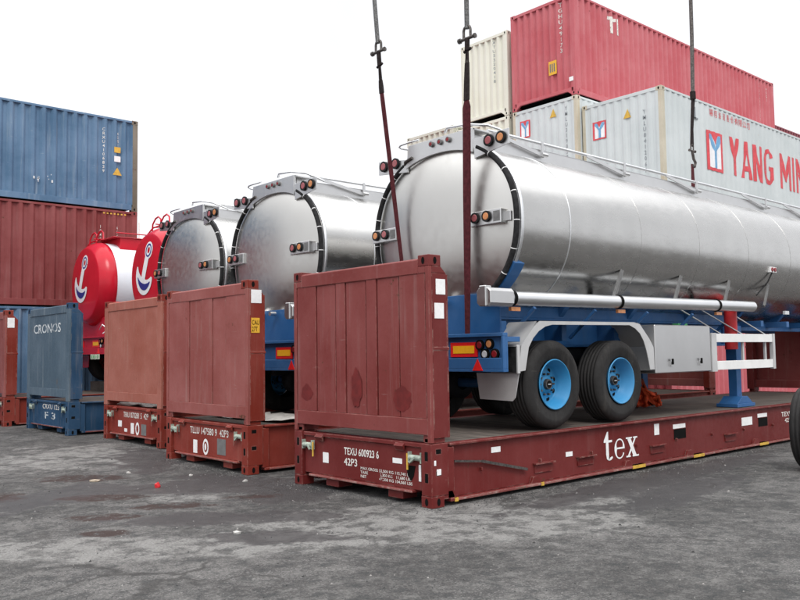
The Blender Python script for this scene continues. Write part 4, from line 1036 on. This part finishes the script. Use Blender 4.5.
# red tankers: round tanks with a bevelled red end
def red_tanker(loc, label):
    t = empty('tank_semitrailer', loc, 0, label, 'tank trailer', 'red ended tank trailers loaded on the flat racks')
    b = MB(); loft(b, [(.0+XL*i/12, 1) for i in range(13)], 96, False, True); loft(b, [(XL, 1), (XL+.1, .9), (XL+.2, .5), (XL+.22, .02)], 96, False, True); b.build('tank_body', WHITETANK, t)
    FACE = .84
    def fx(r): return -.30-.06*(1-(r/FACE)**2)
    e = MB(); secs = [(fx(r), r) for r in (.02, .2, .4, .6, .75, .82)]+[(-.297, .845), (-.285, .865), (-.15, .955), (-.10, .98), (-.05, .995), (.02, 1.006), (.10, 1.006), (.103, 1.0)]
    loft(e, secs, 96, True, True); e.build('tank_end', RED, t)
    # anchor emblem on the end
    def surf(y, z, d=.006):
        return (fx(math.hypot(y, z-TZ)/RR)-d, y, z)
    def stroke(pts, wd, d):
        mb = MB(); vs = []
        for i, (p, w_) in enumerate(zip(pts, wd)):
            a = Vector(pts[max(0, i-1)]); c_ = Vector(pts[min(len(pts)-1, i+1)]); dr = (c_-a).normalized(); nn = Vector((-dr.y, dr.x))
            for sg in (-1, 1): vs.append(surf(p[0]+nn.x*w_*sg, p[1]+nn.y*w_*sg, d))
        mb.add(vs, [(2*i, 2*i+2, 2*i+3, 2*i+1) for i in range(len(pts)-1)]); return mb
    # tilted anchor: ring upper right, crown lower left, big fluke to the right
    R2 = lambda a, b: (.05-.80*(a*math.cos(.36)+b*math.sin(.36)), TZ+.16+.80*(-a*math.sin(.36)+b*math.cos(.36)))
    ring = [R2(.15*math.cos(a), .50+.17*math.sin(a)) for a in [2*PI*k/20 for k in range(21)]]
    shank = [R2(0, .36-.86*k/8) for k in range(9)]
    hook = [R2(.50*math.cos(a), -.06+.50*math.sin(a)) for a in [math.radians(-172+162*k/18) for k in range(19)]]
    wt = lambda n, a: [a*(.12+.88*math.sin(PI*(i+.3)/(n-.4))) for i in range(n)]
    stroke(ring, [.062]*21, .006).build('emblem', LOGOWH, t, fix=False)
    stroke(shank, [.095]*9, .008).build('emblem', LOGOWH, t, fix=False)
    stroke(hook, wt(19, .19), .010).build('emblem', LOGOWH, t, fix=False)
    stroke(hook[4:17], wt(13, .075), .014).build('emblem', LOGOBLUE, t, fix=False)
    stroke(ring, [.018]*21, .012).build('emblem', LOGOBLUE, t, fix=False)
    # red walkway box, rails and hoops on top
    q = MB(); q.box(.35, XL-.4, -.62, .62, TZ+RR-.20, TZ+RR+.10); q.box(.15, XL-.4, -.66, .66, TZ+RR+.10, TZ+RR+.12); q.build('walkway_box', RED, t, .01)
    q = MB()
    for y in (-.72, .72): q.tube([(.2, y, 3.75), (XL-.5, y, 3.75)], .015, 8)
    q.tube([(-.1, .85, 3.20), (-.05, .7, 3.42), (.0, .45, 3.60), (.1, 0, 3.66)], .018, 8)
    q.build('handrail', RED, t)
    for y in (.15, -.28):
        q = MB(); q.tube([(-.02, y+.28, 3.50), (-.02, y+.25, 3.68), (.0, y+.15, 3.80), (.0, y, 3.83), (0, y-.12, 3.76), (-.02, y-.18, 3.58)], .02, 8); q.build('hoop_rail', RED, t)
    for x, y in ((.9, -.5), (1.75, -.5)):
        q = MB(); q.cyl((x, y, 3.6), (x, y, 4.10), .022, 8); q.build('vent_pipe', WHPAINT, t)
    running_gear(t, RED, RED, RED)
    o = rear_bumper(t, RED)
    q = MB(); q.prism([(-.9, 1.12), (.9, 1.12), (.62, 1.75), (-.62, 1.75)], -.02, .5, 'x'); q.build('rear_skirt', RED, t, .01)
    q = MB(); q.mi = 0; q.box(-.275, -.262, -.90, -.35, .58, .70); q.build('number_plate', plain('pale_number_plate', (.70, .74, .62, 1), .5), o)
    text('lettering', '333 0', GREENP, o, (-.276, -.38, .60), '-x', .48, .08, .02, .002)
    q = MB(); q.tube([(-.25, -.86, 1.30), (-.22, -.95, 1.42), (-.1, -1.0, 1.30), (-.2, -.93, 1.20)], .02, 8); q.build('rear_valve', GALV, t)
    return t
T4 = red_tanker((8.4, 17.6, RB+.32), 'red ended tank trailer with an anchor emblem, half hidden by a stainless tank')
T5 = copy_tree(T4); T5.location = (8.2, 20.85, RB+.32); T5['label'] = 'leftmost tank trailer, red end with an anchor emblem and a pale tank body'
# timber cribbing that carries the red trailers
for (ux, vy) in ((8.4, 17.6), (8.2, 20.85)):
    for dx in (.71, 2.10, 5.77):
        q = MB()
        for k in range(2):
            q.box(dx-.4, dx+.4, -1.15, 1.15, .0+k*.12, .118+k*.12)
        o = q.build('timber_block', DECK); o.location = (ux, vy, RB+.075)
        tag(o, 'timber blocks packed under the %s tank trailer by its %s' % ('half hidden red' if vy < 19 else 'leftmost red', {.71: 'rear axle', 2.10: 'front axle', 5.77: 'landing legs'}[dx]), 'timber', 'timber blocks under the red trailers')

# ------------------------------------------------------------------ lifting slings
def flat_strap(mb, pts, ws, t=.006, nrm=(-1, 0, 0)):
    vs = []; nrm = Vector(nrm)
    for (p, w_) in zip(pts, ws):
        p = Vector(p)
        for a, b in ((-1, -1), (1, -1), (1, 1), (-1, 1)):
            side_ = Vector((0, 1, 0)) if abs(nrm.x) > .5 else Vector((1, 0, 0))
            vs.append(p+side_*a*w_/2+nrm*b*t/2)
    n = len(pts); fs = [(0, 1, 2, 3), tuple(range(4*n-1, 4*n-5, -1))]
    for i in range(n-1):
        for j in range(4): fs.append((4*i+j, 4*i+4+j, 4*i+4+(j+1) % 4, 4*i+(j+1) % 4))
    mb.add(vs, fs)
def lerp(a, b, t): return tuple(a[i]+(b[i]-a[i])*t for i in range(3))
def shackle(mb, c, s=1.0, ax='y'):
    c = Vector(c); pts = []
    for k in range(13):
        a = PI*k/12; pts.append((math.cos(a)*.05*s*(1.1 if .6 < a < 2.5 else 1), -.05*s*0+.085*s+math.sin(a)*.05*s))
    pts = [(.05*s, 0)]+pts+[(-.05*s, 0)]
    V = [c+(Vector((0, a, b)) if ax == 'y' else Vector((a, 0, b))) for a, b in pts]
    mb.tube(V, .015*s, 8)
    d = Vector((0, .1*s, 0)) if ax == 'y' else Vector((.1*s, 0, 0)); mb.cyl(c-d, c+d, .018*s, 10); mb.cyl(c+d, c+d*1.25, .03*s, 8); mb.cyl(c-d*1.2, c-d, .028*s, 8)
SX = 7.0
def sling(label, top, sh, sl, wide, bot, w_=.085):
    t = empty('lifting_sling', bot, 0, label, 'lifting sling', 'lifting slings round the nearest tank trailer')
    o = Vector(bot)
    R = lambda p: tuple(Vector(p)-o)
    d = (Vector(top)-Vector(sh)).normalized()
    c = MB(); c.tube([R(Vector(sh)+d*.12), R(lerp(sh, top, .5)), R(top)], .030, 10); c.build('wire_rope', ROPE, t)
    c = MB(); Ln = (Vector(top)-Vector(sh)).length; n = 0; s0 = Vector(sh)+d*.13
    for k in range(n):
        p = s0+d*.105*k; V = []
        for j in range(12):
            a = 2*PI*j/12; x = math.cos(a)*.032; z = math.sin(a)*.075
            V.append(p+(Vector((0, x, 0)) if k % 2 else Vector((x, 0, 0)))+d*z)
        c.tube([R(q) for q in V], .013, 6, True)
    s = MB(); shackle(s, R(sh), 1.1); s.build('shackle', DARKST, t)
    l = MB(); l.tube([R(sh), R(lerp(sh, sl, .35)), R(lerp(sh, sl, .5))], .03, 8); l.tube([R(Vector(lerp(sh, sl, .45))+Vector((0, -.06, .0))), R(Vector(lerp(sh, sl, .5))+Vector((0, .05, -.01)))], .018, 6)
    for q in (-.018, .018): l.tube([R(Vector(lerp(sh, sl, .5))+Vector((0, q*.6, 0))), R(Vector(sl)+Vector((0, q, 0)))], .013, 6)
    l.build('strap_eye', SLEEVE, t)
    f = MB(); flat_strap(f, [R(sl), R(lerp(sl, wide, .5)), R(wide)], [.06, .078, .082], .02); f.build('sleeve', SLEEVE, t)
    f = MB(); flat_strap(f, [R(wide), R(lerp(wide, bot, .03)), R(lerp(wide, bot, .4)), R(lerp(wide, bot, .75)), R(bot)], [.07, w_, w_, w_*.8, w_*.6], .01); f.build('webbing', STRAP, t)
    return t
def at(y, z, x=SX): return (x, y, z)
sling('wide maroon webbing sling in front of the tank end, hung from a shackle and chain', at(6.60, 12.0), at(6.60, 5.29), at(6.61, 5.0), at(6.63, 4.55), (7.095, 6.78, 1.796), .122)
sling('narrow maroon webbing sling slanting down the left side of the tank end', at(8.85, 12.0), at(8.225, 5.60), at(8.19, 5.20), at(8.17, 5.02), (7.095, 7.78, 1.796), .075)
t = empty('lifting_sling', (13.6, 7.36, 4.2), 0, 'dark wire sling with a hook rising from the tank top towards the grey container', 'lifting sling', 'lifting slings round the nearest tank trailer')
q = MB(); q.tube([(.16, 0, 7), (.10, 0, 3.0), (.02, -.02, 1.98)], .034, 10); q.build('wire_rope', DARKST, t)
q = MB(); flat_strap(q, [(.02, -.02, 1.84), (-.02, 0, 1.3), (-.04, 0, .98)], [.10, .075, .10], .02, (0, -1, 0)); q.cyl((.02, -.02, 1.84), (.02, -.02, 1.98), .05, 10); q.build('rope_sleeve', SLEEVE, t)
q = MB(); shackle(q, (-.04, 0, .90), .85, 'x'); q.tube([(-.04, 0, .90), (.0, 0, .76), (.06, 0, .70), (.02, 0, .62), (-.06, 0, .64)], .026, 8); q.build('hook', DARKST, t)
q = MB(); flat_strap(q, [(-.05, 0, .66), (-.05, 0, .3), (-.05, 0, -.16)], [.07, .11, .11], .012, (0, -1, 0)); q.build('webbing', STRAP, t)

# ------------------------------------------------------------------ loose things on and beside the near rack
def bundle(loc, label, seed):
    rnd = random.Random(seed); mb = MB(); 
    for k in range(3):
        pts = []
        x, y, z = rnd.uniform(-.15, .15), rnd.uniform(-.12, .12), .03
        for j in range(9):
            pts.append((x+rnd.uniform(-.16, .16), y+rnd.uniform(-.12, .12), .03+abs(rnd.gauss(0, .13))*(1 if 0 < j < 8 else 0)))
        mb.tube(pts, .038, 8)
    o = mb.build('ratchet_strap', ORRED); o.location = loc
    return tag(o, label, 'strap', 'tie-down straps on the deck of the nearest flat rack')
bundle((11.8, 7.6, RB), 'orange-red tie-down strap heaped on the deck behind the wheels', 3)
bundle((12.15, 7.35, RB), 'smaller orange-red tie-down strap heap on the deck nearer the landing leg', 8)
def scrap(name, x, y, s, mat, label, cat, g_=None, h=.012, seed=0):
    rnd = random.Random(seed); mb = MB(); n = 7; pts = [(math.cos(2*PI*i/n)*s*rnd.uniform(.5, 1), math.sin(2*PI*i/n)*s*rnd.uniform(.4, .8)) for i in range(n)]
    vs = [(a, b, .003+rnd.uniform(0, h)) for a, b in pts]+[(a*.9, b*.9, .0) for a, b in pts]+[(0, 0, h*1.4)]
    mb.add(vs, [(i, (i+1) % n, 2*n) for i in range(n)]+[(i, i+n, (i+1) % n+n, (i+1) % n) for i in range(n)]+[tuple(range(2*n-1, n-1, -1))])
    o = mb.build(name, mat); o.location = (x, y, ground_z(y)); return tag(o, label, cat, g_)
scrap('plastic_scrap', 4.52, 9.52, .05, REDPL, 'small bright red plastic scrap lying on the asphalt', 'litter', None, .05, 4)
GS = 'pale scraps lying on the asphalt'
for i, (x, y, s, lb) in enumerate(((4.15, 10.55, .13, 'pale splinter beside the upper rust stain on the asphalt'), (4.75, 10.9, .07, 'pale scrap on the asphalt between the rust stain and the orange rack'), (5.25, 10.1, .05, 'small white scrap just in front of the grooved orange-red rack'),
    (3.85, 6.55, .09, 'crumpled white scrap on the pale worn patch of asphalt'), (2.9, 14.0, .14, 'white scrap at the far left of the yard'), (5.5, 9.15, .09, 'pale scrap beside the left corner of the nearest rack'))):
    scrap('pale_scrap', x, y, s*.62, DIRTYW if i else plain('pale_wood', (.45, .38, .3, 1), .8), lb, 'litter', GS, .02, i)
# plywood / paper sheets lying on the decks behind the end walls
for (x, y, z, a, b, lb) in ((6.75, 10.6, RB, .4, 1.0, 'pale plastic sheet lying on the deck of the grooved orange-red rack'), (6.62, 14.3, RB+.045, .22, .95, 'white plastic sheet lying on the deck of the flat pale orange rack')):
    mb = MB(); rnd = random.Random(5); nx_, ny_ = 6, 10
    vs = [(-a+2*a*i/nx_*rnd.uniform(.9, 1.05), -b+2*b*j/ny_, .01+rnd.uniform(0, .05)) for j in range(ny_+1) for i in range(nx_+1)]
    mb.add(vs, [(j*(nx_+1)+i, j*(nx_+1)+i+1, (j+1)*(nx_+1)+i+1, (j+1)*(nx_+1)+i) for j in range(ny_) for i in range(nx_)])
    o = mb.build('plastic_sheet', plain('dusty_white_sheet', (.55, .53, .50, 1), .6)); o.location = (x, y, z-.01); tag(o, lb, 'sheet', 'plastic sheets on the decks')

# tyre of a vehicle at the right edge
t = empty('vehicle_wheel', (11.25, 4.55, 0), math.radians(8), 'black tyre with a dark rim standing at the right edge of the picture', 'wheel')
wheel(t, 0, 0, -1, z=.53, rimm=GREYP)
for o in bpy.data.objects:
    if 'wid' in o: del o['wid']
